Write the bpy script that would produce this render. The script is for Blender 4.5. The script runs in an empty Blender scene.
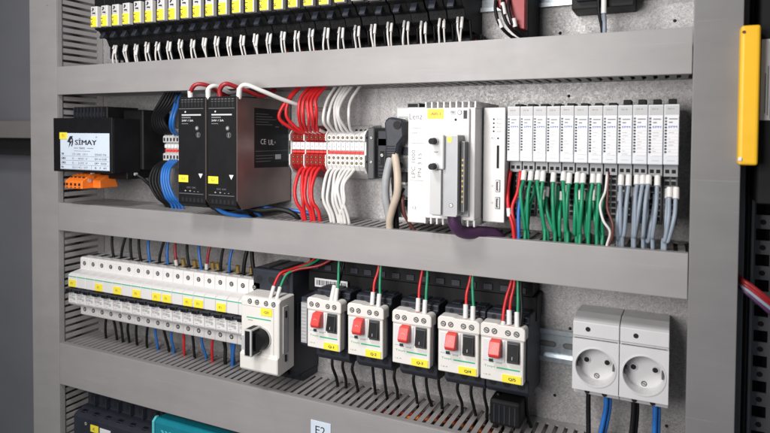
import bpy, bmesh, math, random
from mathutils import Vector, Matrix
random.seed(7)
C = bpy.context.scene.collection
S = 0.001                                   # everything below is written in millimetres
# x to the right, y into the cabinet (0 = face of the duct covers, 80 = mounting panel), z up
ORD = ['first','second','third','fourth','fifth','sixth','seventh','eighth','ninth','tenth','eleventh','twelfth','thirteenth','fourteenth','fifteenth',
       'sixteenth','seventeenth','eighteenth','nineteenth','twentieth','twenty-first','twenty-second','twenty-third','twenty-fourth','twenty-fifth','twenty-sixth']

# ------------------------------------------------------------------ materials
def mat(name, col, rough=0.5, metal=0.0, var=0.06, nscale=60, bump=0.0, bscale=900, spec=0.5, alpha=1.0, trans=0.0, coat=0.0):
    m = bpy.data.materials.new(name); m.use_nodes = True
    nt = m.node_tree; b = nt.nodes['Principled BSDF']
    b.inputs['Roughness'].default_value = rough; b.inputs['Metallic'].default_value = metal
    b.inputs['Specular IOR Level'].default_value = spec
    b.inputs['Coat Weight'].default_value = coat
    b.inputs['Transmission Weight'].default_value = trans
    tc = nt.nodes.new('ShaderNodeTexCoord')
    n = nt.nodes.new('ShaderNodeTexNoise'); n.inputs['Scale'].default_value = nscale; n.inputs['Detail'].default_value = 5
    nt.links.new(tc.outputs['Object'], n.inputs['Vector'])
    r = nt.nodes.new('ShaderNodeValToRGB')
    lo = [max(0, c*(1-var)) for c in col]; hi = [min(1, c*(1+var)) for c in col]
    r.color_ramp.elements[0].position = .3; r.color_ramp.elements[1].position = .7
    r.color_ramp.elements[0].color = (*lo, 1); r.color_ramp.elements[1].color = (*hi, 1)
    nt.links.new(n.outputs['Fac'], r.inputs['Fac']); nt.links.new(r.outputs['Color'], b.inputs['Base Color'])
    mr = nt.nodes.new('ShaderNodeMapRange'); mr.inputs['To Min'].default_value = max(.02, rough-.07); mr.inputs['To Max'].default_value = min(1, rough+.08)
    n2 = nt.nodes.new('ShaderNodeTexNoise'); n2.inputs['Scale'].default_value = nscale*2.3; n2.inputs['Detail'].default_value = 3
    nt.links.new(tc.outputs['Object'], n2.inputs['Vector'])
    nt.links.new(n2.outputs['Fac'], mr.inputs['Value']); nt.links.new(mr.outputs['Result'], b.inputs['Roughness'])
    if bump:
        n3 = nt.nodes.new('ShaderNodeTexNoise'); n3.inputs['Scale'].default_value = bscale; n3.inputs['Detail'].default_value = 3
        nt.links.new(tc.outputs['Object'], n3.inputs['Vector'])
        bp = nt.nodes.new('ShaderNodeBump'); bp.inputs['Strength'].default_value = bump; bp.inputs['Distance'].default_value = .0004
        nt.links.new(n3.outputs['Fac'], bp.inputs['Height']); nt.links.new(bp.outputs['Normal'], b.inputs['Normal'])
    return m

def scuffed(m, amount=.10):
    nt = m.node_tree; b = nt.nodes['Principled BSDF']; L = nt.links.new
    src = b.inputs['Base Color'].links[0].from_socket
    tc = nt.nodes.new('ShaderNodeTexCoord'); mp = nt.nodes.new('ShaderNodeMapping'); mp.inputs['Scale'].default_value = (6,30,30); L(tc.outputs['Object'], mp.inputs['Vector'])
    n = nt.nodes.new('ShaderNodeTexNoise'); n.inputs['Scale'].default_value = 1; n.inputs['Detail'].default_value = 6; n.inputs['Roughness'].default_value = .65; L(mp.outputs['Vector'], n.inputs['Vector'])
    r = nt.nodes.new('ShaderNodeValToRGB'); r.color_ramp.elements[0].position = .35; r.color_ramp.elements[1].position = .65
    r.color_ramp.elements[0].color = (1-amount,1-amount,1-amount,1); r.color_ramp.elements[1].color = (1,1,1,1); L(n.outputs['Fac'], r.inputs['Fac'])
    mx = nt.nodes.new('ShaderNodeMixRGB'); mx.blend_type = 'MULTIPLY'; mx.inputs['Fac'].default_value = 1; L(src, mx.inputs['Color1']); L(r.outputs['Color'], mx.inputs['Color2'])
    col = mx.outputs['Color']
    v = nt.nodes.new('ShaderNodeTexVoronoi'); v.inputs['Scale'].default_value = 22; L(tc.outputs['Object'], v.inputs['Vector'])      # sparse specks and small marks
    r2 = nt.nodes.new('ShaderNodeValToRGB'); r2.color_ramp.elements[0].position = .018; r2.color_ramp.elements[1].position = .03; r2.color_ramp.elements[0].color = (1,1,1,1); r2.color_ramp.elements[1].color = (0,0,0,1)
    L(v.outputs['Distance'], r2.inputs['Fac'])
    m2 = nt.nodes.new('ShaderNodeMixRGB'); m2.inputs['Color2'].default_value = (.16,.15,.14,1); L(r2.outputs['Color'], m2.inputs['Fac']); L(col, m2.inputs['Color1'])
    mp3 = nt.nodes.new('ShaderNodeMapping'); mp3.inputs['Scale'].default_value = (9,400,700); mp3.inputs['Rotation'].default_value = (0,.06,0); L(tc.outputs['Object'], mp3.inputs['Vector'])
    n3 = nt.nodes.new('ShaderNodeTexNoise'); n3.inputs['Scale'].default_value = 1; n3.inputs['Detail'].default_value = 1; L(mp3.outputs['Vector'], n3.inputs['Vector'])
    r3 = nt.nodes.new('ShaderNodeValToRGB'); r3.color_ramp.elements[0].position = .70; r3.color_ramp.elements[1].position = .74; r3.color_ramp.elements[1].color = (.22,.22,.22,1); L(n3.outputs['Fac'], r3.inputs['Fac'])
    m3 = nt.nodes.new('ShaderNodeMixRGB'); m3.inputs['Color2'].default_value = (.42,.41,.40,1); L(r3.outputs['Color'], m3.inputs['Fac']); L(m2.outputs['Color'], m3.inputs['Color1'])
    L(m3.outputs['Color'], b.inputs['Base Color'])
def galvanised():
    m = bpy.data.materials.new('galvanised_sheet'); m.use_nodes = True
    nt = m.node_tree; b = nt.nodes['Principled BSDF']; L = nt.links.new
    tc = nt.nodes.new('ShaderNodeTexCoord')
    v = nt.nodes.new('ShaderNodeTexVoronoi'); v.inputs['Scale'].default_value = 380; v.inputs['Randomness'].default_value = 1
    n = nt.nodes.new('ShaderNodeTexNoise'); n.inputs['Scale'].default_value = 520; n.inputs['Detail'].default_value = 4; n.inputs['Roughness'].default_value = .6; n.inputs['Distortion'].default_value = 1.5
    n2 = nt.nodes.new('ShaderNodeTexNoise'); n2.inputs['Scale'].default_value = 14; n2.inputs['Detail'].default_value = 4
    for q in (v, n, n2): L(tc.outputs['Object'], q.inputs['Vector'])
    r = nt.nodes.new('ShaderNodeValToRGB'); r.color_ramp.elements[0].color = (.30,.293,.292,1); r.color_ramp.elements[1].color = (.56,.55,.548,1)
    r.color_ramp.elements[0].position = .36; r.color_ramp.elements[1].position = .62
    L(n.outputs['Fac'], r.inputs['Fac'])
    mx = nt.nodes.new('ShaderNodeMixRGB'); mx.blend_type = 'MULTIPLY'; mx.inputs['Fac'].default_value = .2
    r2 = nt.nodes.new('ShaderNodeValToRGB'); r2.color_ramp.elements[0].color = (.5,.49,.48,1); r2.color_ramp.elements[1].color = (1,1,1,1)
    L(v.outputs['Color'], r2.inputs['Fac']); L(r.outputs['Color'], mx.inputs['Color1']); L(r2.outputs['Color'], mx.inputs['Color2'])
    mx2 = nt.nodes.new('ShaderNodeMixRGB'); mx2.blend_type = 'MULTIPLY'; mx2.inputs['Fac'].default_value = .5
    r3 = nt.nodes.new('ShaderNodeValToRGB'); r3.color_ramp.elements[0].position = .35; r3.color_ramp.elements[1].position = .65
    r3.color_ramp.elements[0].color = (.86,.85,.85,1); r3.color_ramp.elements[1].color = (1,1,1,1)
    L(n2.outputs['Fac'], r3.inputs['Fac']); L(mx.outputs['Color'], mx2.inputs['Color1']); L(r3.outputs['Color'], mx2.inputs['Color2'])
    mp = nt.nodes.new('ShaderNodeMapping'); mp.inputs['Rotation'].default_value = (0,.5,0); mp.inputs['Scale'].default_value = (14,14,900)
    mp2 = nt.nodes.new('ShaderNodeMapping'); mp2.inputs['Rotation'].default_value = (0,-.35,0); mp2.inputs['Scale'].default_value = (1100,14,10)
    col = mx2.outputs['Color']
    for q, thr in ((mp, .76),):
        L(tc.outputs['Object'], q.inputs['Vector'])
        ns = nt.nodes.new('ShaderNodeTexNoise'); ns.inputs['Scale'].default_value = 1; ns.inputs['Detail'].default_value = 1; L(q.outputs['Vector'], ns.inputs['Vector'])
        rr = nt.nodes.new('ShaderNodeValToRGB'); rr.color_ramp.elements[0].position = thr; rr.color_ramp.elements[1].position = thr+.06; rr.color_ramp.elements[1].color = (.45,.45,.45,1); L(ns.outputs['Fac'], rr.inputs['Fac'])
        mm = nt.nodes.new('ShaderNodeMixRGB'); mm.inputs['Color2'].default_value = (.62,.62,.63,1); L(rr.outputs['Color'], mm.inputs['Fac']); L(col, mm.inputs['Color1']); col = mm.outputs['Color']
    L(col, b.inputs['Base Color'])
    b.inputs['Metallic'].default_value = .55
    mr = nt.nodes.new('ShaderNodeMapRange'); mr.inputs['To Min'].default_value = .46; mr.inputs['To Max'].default_value = .60
    sp = nt.nodes.new('ShaderNodeSeparateColor'); L(v.outputs['Color'], sp.inputs['Color']); L(sp.outputs['Green'], mr.inputs['Value']); L(mr.outputs['Result'], b.inputs['Roughness'])
    bp = nt.nodes.new('ShaderNodeBump'); bp.inputs['Strength'].default_value = .12; bp.inputs['Distance'].default_value = .0003
    L(n2.outputs['Fac'], bp.inputs['Height']); L(bp.outputs['Normal'], b.inputs['Normal'])
    bp.inputs['Distance'].default_value = .001; bp.inputs['Strength'].default_value = .25
    return m

M = {}
M['duct']   = mat('grey_duct_plastic', (.315,.302,.298), .42, var=.035, nscale=25, bump=.12, bscale=1500)
M['duct2']  = mat('duct_plastic_darker_tone', (.20,.195,.195), .5, var=.035, nscale=25, bump=.12, bscale=1500)  # darker copy of the duct grey, used on the right cover
M['galv']   = galvanised()
scuffed(M['duct']); scuffed(M['duct2'])
M['cream']  = mat('warm_white_plastic', (.74,.715,.675), .38, var=.02, bump=.05)
M['white']  = mat('white_plastic', (.72,.705,.69), .38, var=.02, bump=.05)
M['cool']   = mat('cool_white_plastic', (.66,.68,.705), .4, var=.02, bump=.05)
M['socket'] = mat('socket_plastic', (.62,.615,.62), .33, var=.03, bump=.05)
M['lgrey']  = mat('light_grey_plastic', (.56,.56,.555), .45, var=.03, bump=.06)
M['mgrey']  = mat('mid_grey_plastic', (.36,.365,.38), .45, var=.05, bump=.06)
M['shade']  = mat('pale_grey_plastic', (.46,.46,.46), .45, var=.03)
M['slate']  = mat('slate_plastic', (.022,.025,.036), .5, var=.15, bump=.1)
M['black']  = mat('black_plastic', (.006,.006,.007), .55, var=.2, bump=.1, spec=.28)
M['hole']   = mat('painted_hole_dark', (.008,.008,.009), .8, var=.1)  # near-black that paints the dark inside of openings on solid faces
M['dgrey']  = mat('dark_grey_plastic', (.09,.09,.095), .5, var=.1, bump=.1)
M['steel']  = mat('bright_steel', (.58,.57,.55), .35, .45, var=.08)
M['zinc']   = mat('zinc_rail', (.60,.66,.70), .34, .85, var=.12, nscale=200)
M['brass']  = mat('brass', (.42,.29,.09), .45, .6)
M['case']   = mat('brushed_case_metal', (.21,.175,.165), .36, .65, var=.12, nscale=40, bump=.1, bscale=500)
M['red']    = mat('red_insulation', (.60,.018,.022), .38, var=.12)
M['dkred']  = mat('dark_red_insulation', (.30,.015,.02), .4, var=.12)
M['redp']   = mat('red_plastic', (.70,.06,.05), .35, var=.05)
M['termred']= mat('red_terminal_plastic', (.32,.012,.012), .4, var=.08)
M['wwire']  = mat('white_insulation', (.68,.66,.64), .4, var=.04)
M['green']  = mat('green_insulation', (.010,.245,.115), .38, var=.15)
M['blue']   = mat('blue_insulation', (.02,.14,.46), .38, var=.12)
M['gwire']  = mat('blue_grey_insulation', (.27,.32,.38), .4, var=.1)
M['bwire']  = mat('black_insulation', (.006,.006,.007), .5, var=.2, spec=.3)
M['tan']    = mat('tan_cable_sheath', (.52,.43,.34), .5, var=.12)
M['ash']    = mat('grey_cable_sheath', (.33,.34,.35), .5, var=.15)
M['purple'] = mat('purple_sheath', (.075,.03,.085), .45, var=.15)
M['brown']  = mat('brown_insulation', (.13,.04,.03), .4, var=.15)
M['orange'] = mat('orange_plastic', (.90,.20,.02), .4, var=.06)
M['yellow'] = mat('yellow_label', (.88,.74,.05), .5, var=.04)
M['amber']  = mat('amber_yellow_plastic', (.90,.50,.02), .4, var=.04)
M['paper']  = mat('label_paper', (.62,.70,.80), .5, var=.03)
M['sheet']  = mat('white_paper', (.76,.76,.77), .6, var=.02)
M['ink']    = mat('black_ink', (.02,.02,.03), .6)
M['gink']   = mat('grey_ink', (.16,.165,.18), .6)
M['bink']   = mat('blue_ink', (.05,.12,.50), .6)
M['rink']   = mat('red_ink', (.6,.08,.05), .6)
M['gline']  = mat('green_print', (.02,.42,.22), .5)
M['teal']   = mat('teal_plastic', (.01,.20,.26), .25, var=.1, coat=.3)
M['tealed'] = mat('teal_edge_plastic', (.10,.55,.60), .3, var=.1)
M['wall']   = mat('blue_grey_paint', (.165,.168,.185), .55, var=.05, nscale=12, bump=.15)
M['beam']   = mat('warm_grey_paint', (.17,.16,.15), .5, var=.06, nscale=20)
M['frame']  = mat('frame_steel', (.15,.152,.155), .5, .0, var=.12, nscale=40)

# ------------------------------------------------------------------ mesh builder
_txt = {}
def text_geo(s, bold):
    k = (s, bold)
    if k not in _txt:
        cu = bpy.data.curves.new('t', 'FONT'); cu.body = s; cu.size = 1; cu.resolution_u = 2; cu.fill_mode = 'FRONT'
        o = bpy.data.objects.new('t', cu); C.objects.link(o)
        dg = bpy.context.evaluated_depsgraph_get(); me = bpy.data.meshes.new_from_object(o.evaluated_get(dg))
        vs = [v.co.copy() for v in me.vertices]; fs = [tuple(p.vertices) for p in me.polygons]
        bpy.data.objects.remove(o); bpy.data.curves.remove(cu); bpy.data.meshes.remove(me)
        x0 = min(v.x for v in vs); x1 = max(v.x for v in vs); y0 = min(v.y for v in vs); y1 = max(v.y for v in vs)
        _txt[k] = (vs, fs, x0, x1, y0, y1)
    return _txt[k]

class MB:
    def __init__(s): s.bm = bmesh.new(); s.m = []
    def mi(s, m):
        if m not in s.m: s.m.append(m)
        return s.m.index(m)
    def faces(s, vs, fs, m, smooth=False):
        i = s.mi(m); bv = [s.bm.verts.new(v) for v in vs]; out = []
        for f in fs:
            try: q = s.bm.faces.new([bv[k] for k in f])
            except ValueError: continue
            q.material_index = i; q.smooth = smooth; out.append(q)
        return bv, out
    def box(s, x0, x1, y0, y1, z0, z1, m, bev=0, seg=1):
        if x0 > x1: x0, x1 = x1, x0
        if y0 > y1: y0, y1 = y1, y0
        if z0 > z1: z0, z1 = z1, z0
        vs = [(x0,y0,z0),(x1,y0,z0),(x1,y1,z0),(x0,y1,z0),(x0,y0,z1),(x1,y0,z1),(x1,y1,z1),(x0,y1,z1)]
        bv, f = s.faces(vs, [(0,3,2,1),(4,5,6,7),(0,1,5,4),(1,2,6,5),(2,3,7,6),(3,0,4,7)], m)
        if bev:
            es = {e for q in f for e in q.edges}
            bmesh.ops.bevel(s.bm, geom=list(es), offset=min(bev, .45*min(x1-x0,y1-y0,z1-z0)), segments=seg, affect='EDGES', profile=.6)
        return s
    def prism(s, poly, ax, a0, a1, m, bev=0):
        # poly: list of 2D points; ax 'x' -> (y,z), 'y' -> (x,z), 'z' -> (x,y)
        def P(p, a): return (a,p[0],p[1]) if ax=='x' else ((p[0],a,p[1]) if ax=='y' else (p[0],p[1],a))
        n = len(poly); vs = [P(p,a0) for p in poly]+[P(p,a1) for p in poly]
        fs = [tuple(range(n)), tuple(range(2*n-1,n-1,-1))]+[(i,(i+1)%n,n+(i+1)%n,n+i) for i in range(n)]
        bv, f = s.faces(vs, fs, m)
        bmesh.ops.recalc_face_normals(s.bm, faces=f)
        if bev:
            es = {e for q in f for e in q.edges}
            bmesh.ops.bevel(s.bm, geom=list(es), offset=bev, segments=1, affect='EDGES')
        return s
    def cyl(s, p0, p1, r, m, n=16, r2=None):
        p0 = Vector(p0); p1 = Vector(p1); d = (p1-p0).normalized()
        a = d.orthogonal().normalized(); b = d.cross(a); r2 = r if r2 is None else r2
        vs = [p0+(a*math.cos(t)+b*math.sin(t))*r for t in [2*math.pi*k/n for k in range(n)]]
        vs += [p1+(a*math.cos(t)+b*math.sin(t))*r2 for t in [2*math.pi*k/n for k in range(n)]]
        bv, f = s.faces(vs, [(i,(i+1)%n,n+(i+1)%n,n+i) for i in range(n)], m, True)
        s.faces(vs[:n], [tuple(range(n-1,-1,-1))], m); s.faces(vs[n:], [tuple(range(n))], m)
        return s
    def tube(s, pts, r, m, n=8, steps=7):
        P = [Vector(p) for p in pts]; path = []
        Q = [P[0]*2-P[1]]+P+[P[-1]*2-P[-2]]
        for i in range(1, len(Q)-2):
            for k in range(steps):
                t = k/steps; a,b,c,d = Q[i-1],Q[i],Q[i+1],Q[i+2]
                path.append(.5*((2*b)+(-a+c)*t+(2*a-5*b+4*c-d)*t*t+(-a+3*b-3*c+d)*t**3))
        path.append(P[-1]); rings = []; nrm = None
        for i, p in enumerate(path):
            d = (path[min(i+1,len(path)-1)]-path[max(i-1,0)]).normalized()
            nrm = d.orthogonal().normalized() if nrm is None else (nrm-d*nrm.dot(d)).normalized()
            b = d.cross(nrm); rings.append([p+(nrm*math.cos(2*math.pi*k/n)+b*math.sin(2*math.pi*k/n))*r for k in range(n)])
        vs = [v for g in rings for v in g]; L = len(rings)
        fs = [(j*n+k, j*n+(k+1)%n, (j+1)*n+(k+1)%n, (j+1)*n+k) for j in range(L-1) for k in range(n)]
        s.faces(vs, fs+[tuple(range(n-1,-1,-1)), tuple(range((L-1)*n, L*n))], m, True)
        return s
    def text(s, t, h, o, m, right=(1,0,0), up=(0,0,1), bold=False, w=None, center=False):
        vs, fs, x0, x1, y0, y1 = text_geo(t, bold)
        k = h/(y1-y0); kx = k if w is None else w/(x1-x0)
        o = Vector(o); R = Vector(right); U = Vector(up)
        if center: o = o-R*(x1-x0)*kx/2-U*h/2
        N = U.cross(R)*-1                                    # towards the reader
        for j, dx in enumerate((0,) if not bold else (-.035*h, 0, .035*h, .07*h)):
            s.faces([o+R*((v.x-x0)*kx+dx)+U*(v.y-y0)*k+N*(-.02*j) for v in vs], fs, m)
        return s
    def screw(s, x, y, z, r, m='steel', rim=True):       # screw seen from the front on a black disc that paints its hole
        s.cyl((x,y+.6,z),(x,y-.12,z), r, M['hole'], 14)
        s.cyl((x,y+.5,z),(x,y-.3,z), r*.74, M[m], 12)
        a = random.uniform(-.8,.8); c, q = math.cos(a)*r*.6, math.sin(a)*r*.6; t = Vector((-q,0,c)).normalized()*r*.13
        p = [(x+c+t.x,y-.36,z+q+t.z),(x-c+t.x,y-.36,z-q+t.z),(x-c-t.x,y-.36,z-q-t.z),(x+c-t.x,y-.36,z+q-t.z)]
        s.faces(p, [(0,1,2,3)], M['hole'])
        return s
    def build(s, name, parent=None, org=None, recalc=True):
        if org is None: org = ORG.get(parent.name, (0,0,0)) if parent else (0,0,0)
        for v in s.bm.verts: v.co = (v.co-Vector(org))*S
        if recalc: bmesh.ops.recalc_face_normals(s.bm, faces=s.bm.faces)
        me = bpy.data.meshes.new(name); s.bm.to_mesh(me); s.bm.free()
        for m in s.m: me.materials.append(m)
        o = bpy.data.objects.new(name, me); C.objects.link(o)
        if parent: o.parent = parent; ORG[o.name] = org
        else: o.location = Vector(org)*S
        return o
ORG = {}
def tag(o, label, cat, group=None):
    if len(label.replace('-',' ').replace('/',' ').split()) > 16: print('LONG', label)
    o['label'] = label; o['category'] = cat
    if group: o['group'] = group
    return o
def thing(name, label, cat, org=(0,0,0), group=None):
    o = bpy.data.objects.new(name, None); C.objects.link(o); o.location = Vector(org)*S; o.empty_display_size = .01
    ORG[o.name] = org; return tag(o, label, cat, group)
def struct(o): o['kind'] = 'structure'; return o
def copy_tree(o, off, label, parent=None):
    c = o.copy(); C.objects.link(c)
    if parent: c.parent = parent
    else: c.location = o.location+Vector(off)*S; c['label'] = label; ORG[c.name] = tuple(Vector(ORG[o.name])+Vector(off))
    for ch in list(o.children): copy_tree(ch, off, None, c)
    return c
def wire(pts, r, m, label, group, sleeves=(), name='wire', cat='wire', sm='wwire', sr=None):
    """one insulated wire; sleeves = list of (p0, p1) white end sleeves"""
    w = MB().tube(pts, r, M[m]).build(name, None, pts[0])
    tag(w, label, cat, group); ORG[w.name] = tuple(pts[0])
    for a, b in sleeves:
        MB().cyl(a, b, sr or r*1.28, M[sm], 10).build('end_sleeve', w)
    return w
def jit(a): return random.uniform(-a, a)

# ------------------------------------------------------------------ setting
W = 815
p = MB().box(-60, 853, 80.5, 83, -700, 330, M['galv']); 
for x, z in ((560,-60),(700,-52),(690,-375),(705,-300),(800,-385),(395,-178),(800,20),(690,15)): p.cyl((x,80.6,z),(x,80.3,z),1.7,M['hole'],10)
struct(p.build('back_panel'))
p = MB()
p.box(-1100, -60, 105, 108, -750, 400, M['wall'])
struct(p.build('wall'))
p = MB().box(-1100, -62, 52, 105, -104, -76, M['beam'], 1); struct(p.build('cabinet_crossbar'))
p = MB().box(-1100, -62, 74, 104.5, -133, -104.2, M['hole']); struct(p.build('crossbar_dark_box'))  # solid near-black box below the crossbar
p = MB()                                                    # right-hand cabinet frame post
p.box(853.5, 858.5, 26, 60, -700, 400, M['frame'], .5); p.box(858, 866.5, 58, 80, -700, 400, M['black'], 2.5, 3); p.box(866, 868, 50, 82, -700, 400, M['frame'])
x0, x1, yy = 867.5, 889, 78                                 # perforated strip: square and round openings
z = -700
while z < 400:
    p.box(x0, x0+5, yy, yy+2, z, z+24, M['frame']); p.box(x1-5, x1+60, yy, yy+2, z, z+24, M['frame'])
    p.box(x0+5, x1-5, yy, yy+2, z, z+5, M['frame']); p.box(x0+5, x1-5, yy, yy+2, z+16, z+24, M['frame'])
    p.cyl(((x0+x1)/2, yy-.3, z+22.4), ((x0+x1)/2, yy+1, z+22.4), 2.5, M['hole'], 14)
    z += 24
p.box(868, 960, 100, 102, -700, 400, M['hole'])
struct(p.build('cabinet_frame'))

# ------------------------------------------------------------------ wiring ducts
def duct_h(x0, x1, zt, h, label, ph):
    t = thing('wiring_duct', label, 'wiring duct', (x0, 0, zt-h), 'grey slotted wiring ducts')
    c = MB(); g = .6
    c.box(x0+g, x1-g, 0, 1.8, zt-h, zt, M['duct'], .6, 2)
    c.box(x0+g, x1-g, 1.7, 9, zt-1.6, zt-.05, M['duct'], .3); c.box(x0+g, x1-g, 1.7, 9, zt-h+.05, zt-h+1.6, M['duct'], .3)
    c.build('cover', t)
    b = MB(); zi = zt-1.8
    for za, zb in ((zi-1.6, zi), (zt-h+1.8, zt-h+3.4)):
        b.box(x0+1, x1-1, 70, 79.5, za, zb, M['duct'])
        n = int((x1-x0)/10)+1
        for k in range(n):
            cx = x0+ph+10*k
            a, e = max(x0+1, cx-5+1.9), min(x1-1, cx+5-1.9)
            if e-a < 1: continue
            b.box(a, e, 2.4, 70.5, za, zb, M['duct'], .25)
            b.box(max(x0+1, a-.9), min(x1-1, e+.9), 2.4, 11.5, za+.15, zb-.15, M['duct'])   # wider finger heads
    b.box(x0+1, x1-1, 78, 80, zt-h+3, zt-3, M['duct'])
    b.build('slotted_base', t)
    return t
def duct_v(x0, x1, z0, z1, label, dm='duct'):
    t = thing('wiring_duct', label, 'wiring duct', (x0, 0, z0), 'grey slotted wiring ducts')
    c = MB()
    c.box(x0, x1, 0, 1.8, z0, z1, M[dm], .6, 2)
    c.box(x0+.05, x0+1.6, 1.7, 9, z0, z1, M['duct'], .3); c.box(x1-1.6, x1-.05, 1.7, 9, z0, z1, M['duct'], .3)
    c.build('cover', t)
    b = MB()
    for xa, xb in ((x0+1.8, x0+3.4), (x1-3.4, x1-1.8)):
        b.box(xa, xb, 70, 79.5, z0, z1, M['duct'])
        z = z0+2
        while z < z1-8:
            b.box(xa, xb, 2.4, 70.5, z, z+6.3, M['duct'], .25)
            b.box(xa+.15, xb-.15, 2.4, 11.5, z-.9, z+7.2, M['duct']); z += 10
    b.box(x0+3, x1-3, 78, 80, z0, z1, M['duct'])
    b.build('slotted_base', t)
duct_h(0, W, 0, 40, 'upper horizontal grey wiring duct below the row of yellow-tagged relays', 9.6)
duct_h(0, W, -195.4, 40, 'middle horizontal grey wiring duct between the transformer row and the breaker row', 9.6)
duct_h(0, W, -400.3, 60, 'lowest and tallest horizontal grey wiring duct, carrying the E2 label', 9.6)
duct_v(-59, 0, -640, 300, 'vertical grey wiring duct at the left edge of the mounting panel')
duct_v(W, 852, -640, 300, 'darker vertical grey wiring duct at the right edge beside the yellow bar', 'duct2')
# coloured conductors lying inside the lowest duct, seen through its slots
for k, (m, nm) in enumerate((('orange','orange'),('red','red'),('bwire','black'),('orange','orange'),('dkred','dark red'),('brown','brown'))):
    y = 12+9*k
    wire([(480,y,-424+jit(4)),(580,y+jit(4),-412+jit(3)),(680,y+jit(4),-418+jit(3)),(810,y,-425)], 2.4, m,
         f'{nm} wire lying inside the lowest duct, {ORD[k]} from the front, glimpsed through the slots', 'wires inside the lowest duct')

for zt, nm in ((-22,'upper'), (-217,'middle'), (-436,'lowest')):  # black tubes added to darken the duct interiors behind the slots
    for k in range(4):
        tag(MB().tube([(20,14+17*k,zt+jit(3)),(220,14+17*k+jit(4),zt+jit(4)),(430,14+17*k+jit(4),zt+jit(4)),(640,14+17*k+jit(4),zt+jit(4)),(805,14+17*k,zt+jit(3))], 7.8, M['bwire'], 10).build('cable', None, (20,14+17*k,zt)),
            f'added black filler tube darkening the {nm} horizontal duct, {ORD[k]} from the front', 'cable', 'black filler tubes inside the ducts')
def din(x0, x1, zc, label, d=7.5):
    b = MB(); y1 = 80.2
    b.box(x0, x1, y1-7.5, y1-6.4, zc+12.5, zc+17.5, M['zinc'], .2); b.box(x0, x1, y1-7.5, y1-6.4, zc-17.5, zc-12.5, M['zinc'], .2)
    b.box(x0, x1, y1-6.5, y1-.9, zc+12.4, zc+13.4, M['zinc']); b.box(x0, x1, y1-6.5, y1-.9, zc-13.4, zc-12.4, M['zinc'])
    b.box(x0, x1, y1-1.3, y1-.2, zc-13, zc+13, M['zinc'])
    x = x0+10
    while x < x1-12:
        r = 3.1; pts = [(x+8+r*math.cos(a), zc+r*math.sin(a)) for a in [-math.pi/2+math.pi*k/8 for k in range(9)]]+[(x-4+r*math.cos(a), zc+r*math.sin(a)) for a in [math.pi/2+math.pi*k/8 for k in range(9)]]
        b.prism(pts, 'y', y1-1.5, y1-1.35, M['dgrey'])
        pi_ = [(q[0]*.86+(x+2)*.14, q[1]*.72+zc*.28) for q in pts]; b.prism(pi_, 'y', y1-1.7, y1-1.45, M['frame'])
        x += 25
    tag(b.build('din_rail', None, (x0, 80, zc)), label, 'mounting rail', 'steel mounting rails')
din(20, 800, -319, 'bottom galvanised mounting rail carrying the breakers and the two sockets')
din(30, 804, -112, 'middle galvanised mounting rail carrying the transformer row, terminals and controller')
din(70, 812, 60, 'top galvanised mounting rail behind the yellow-tagged relays and the red device')

# ------------------------------------------------------------------ top relay row
def make_relay():
    t = thing('relay', '', 'relay', (82, 80, 20), 'plug-in relays with yellow and grey tags in the top row')
    x0, x1 = 82.3, 101.7
    b = MB()
    b.prism([(79,16),(79,128),(18,128),(12,118),(6,112),(-3,108),(-3,47),(4,45),(9,38),(16,36),(20,27),(28,24),(34,16)], 'x', x0, x1, M['black'], .5)
    for k in (0, 1, 2): b.cyl((x0+4+5.6*k, 24, 32), (x0+4+5.6*k, 17.2, 33.6), 1.9, M['hole'], 10)
    b.build('housing', t)
    e = MB(); e.prism([(4,44.6),(-1,36),(1,34.5),(9,37.5)], 'x', x0+6, x0+13, M['slate'], .3); e.build('ejector', t)
    g = MB(); g.box(x0+1.6, x0+13.8, -10, -3.2, 48.5, 76.5, M['wwire'], .9, 2); g.build('marker_holder', t)
    for nm in ('yellow_tag',):
        y = MB(); y.box(x0+2, x0+12.6, -10.7, -9.9, 49, 63, M['yellow'], .3)
        y.text('K1', 3.6, (x0+5.6,-10.85,52), M['ink'], right=(0,0,1), up=(-1,0,0), w=8); y.build(nm, t)
    s = MB(); s.box(x0+2.4, x0+12.2, -10.5, -9.9, 64.5, 75.6, M['lgrey'], .2); s.cyl((x0+6,-10.4,73.6),(x0+6,-10.7,73.6),1.1,M['ink'],8); s.cyl((x0+9.6,-10.4,67),(x0+9.6,-10.7,67),1.2,M['ink'],8)
    s.prism([(x0+4.2,71),(x0+7.4,74),(x0+8.5,72.5),(x0+5.4,69.5)], 'y', -10.8, -10.5, M['ink']); s.box(x0+5,x0+9,-10.75,-10.5,66.5,68.2,M['ink'])
    s.build('diagram_plate', t)
    return t
rel = make_relay()
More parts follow.
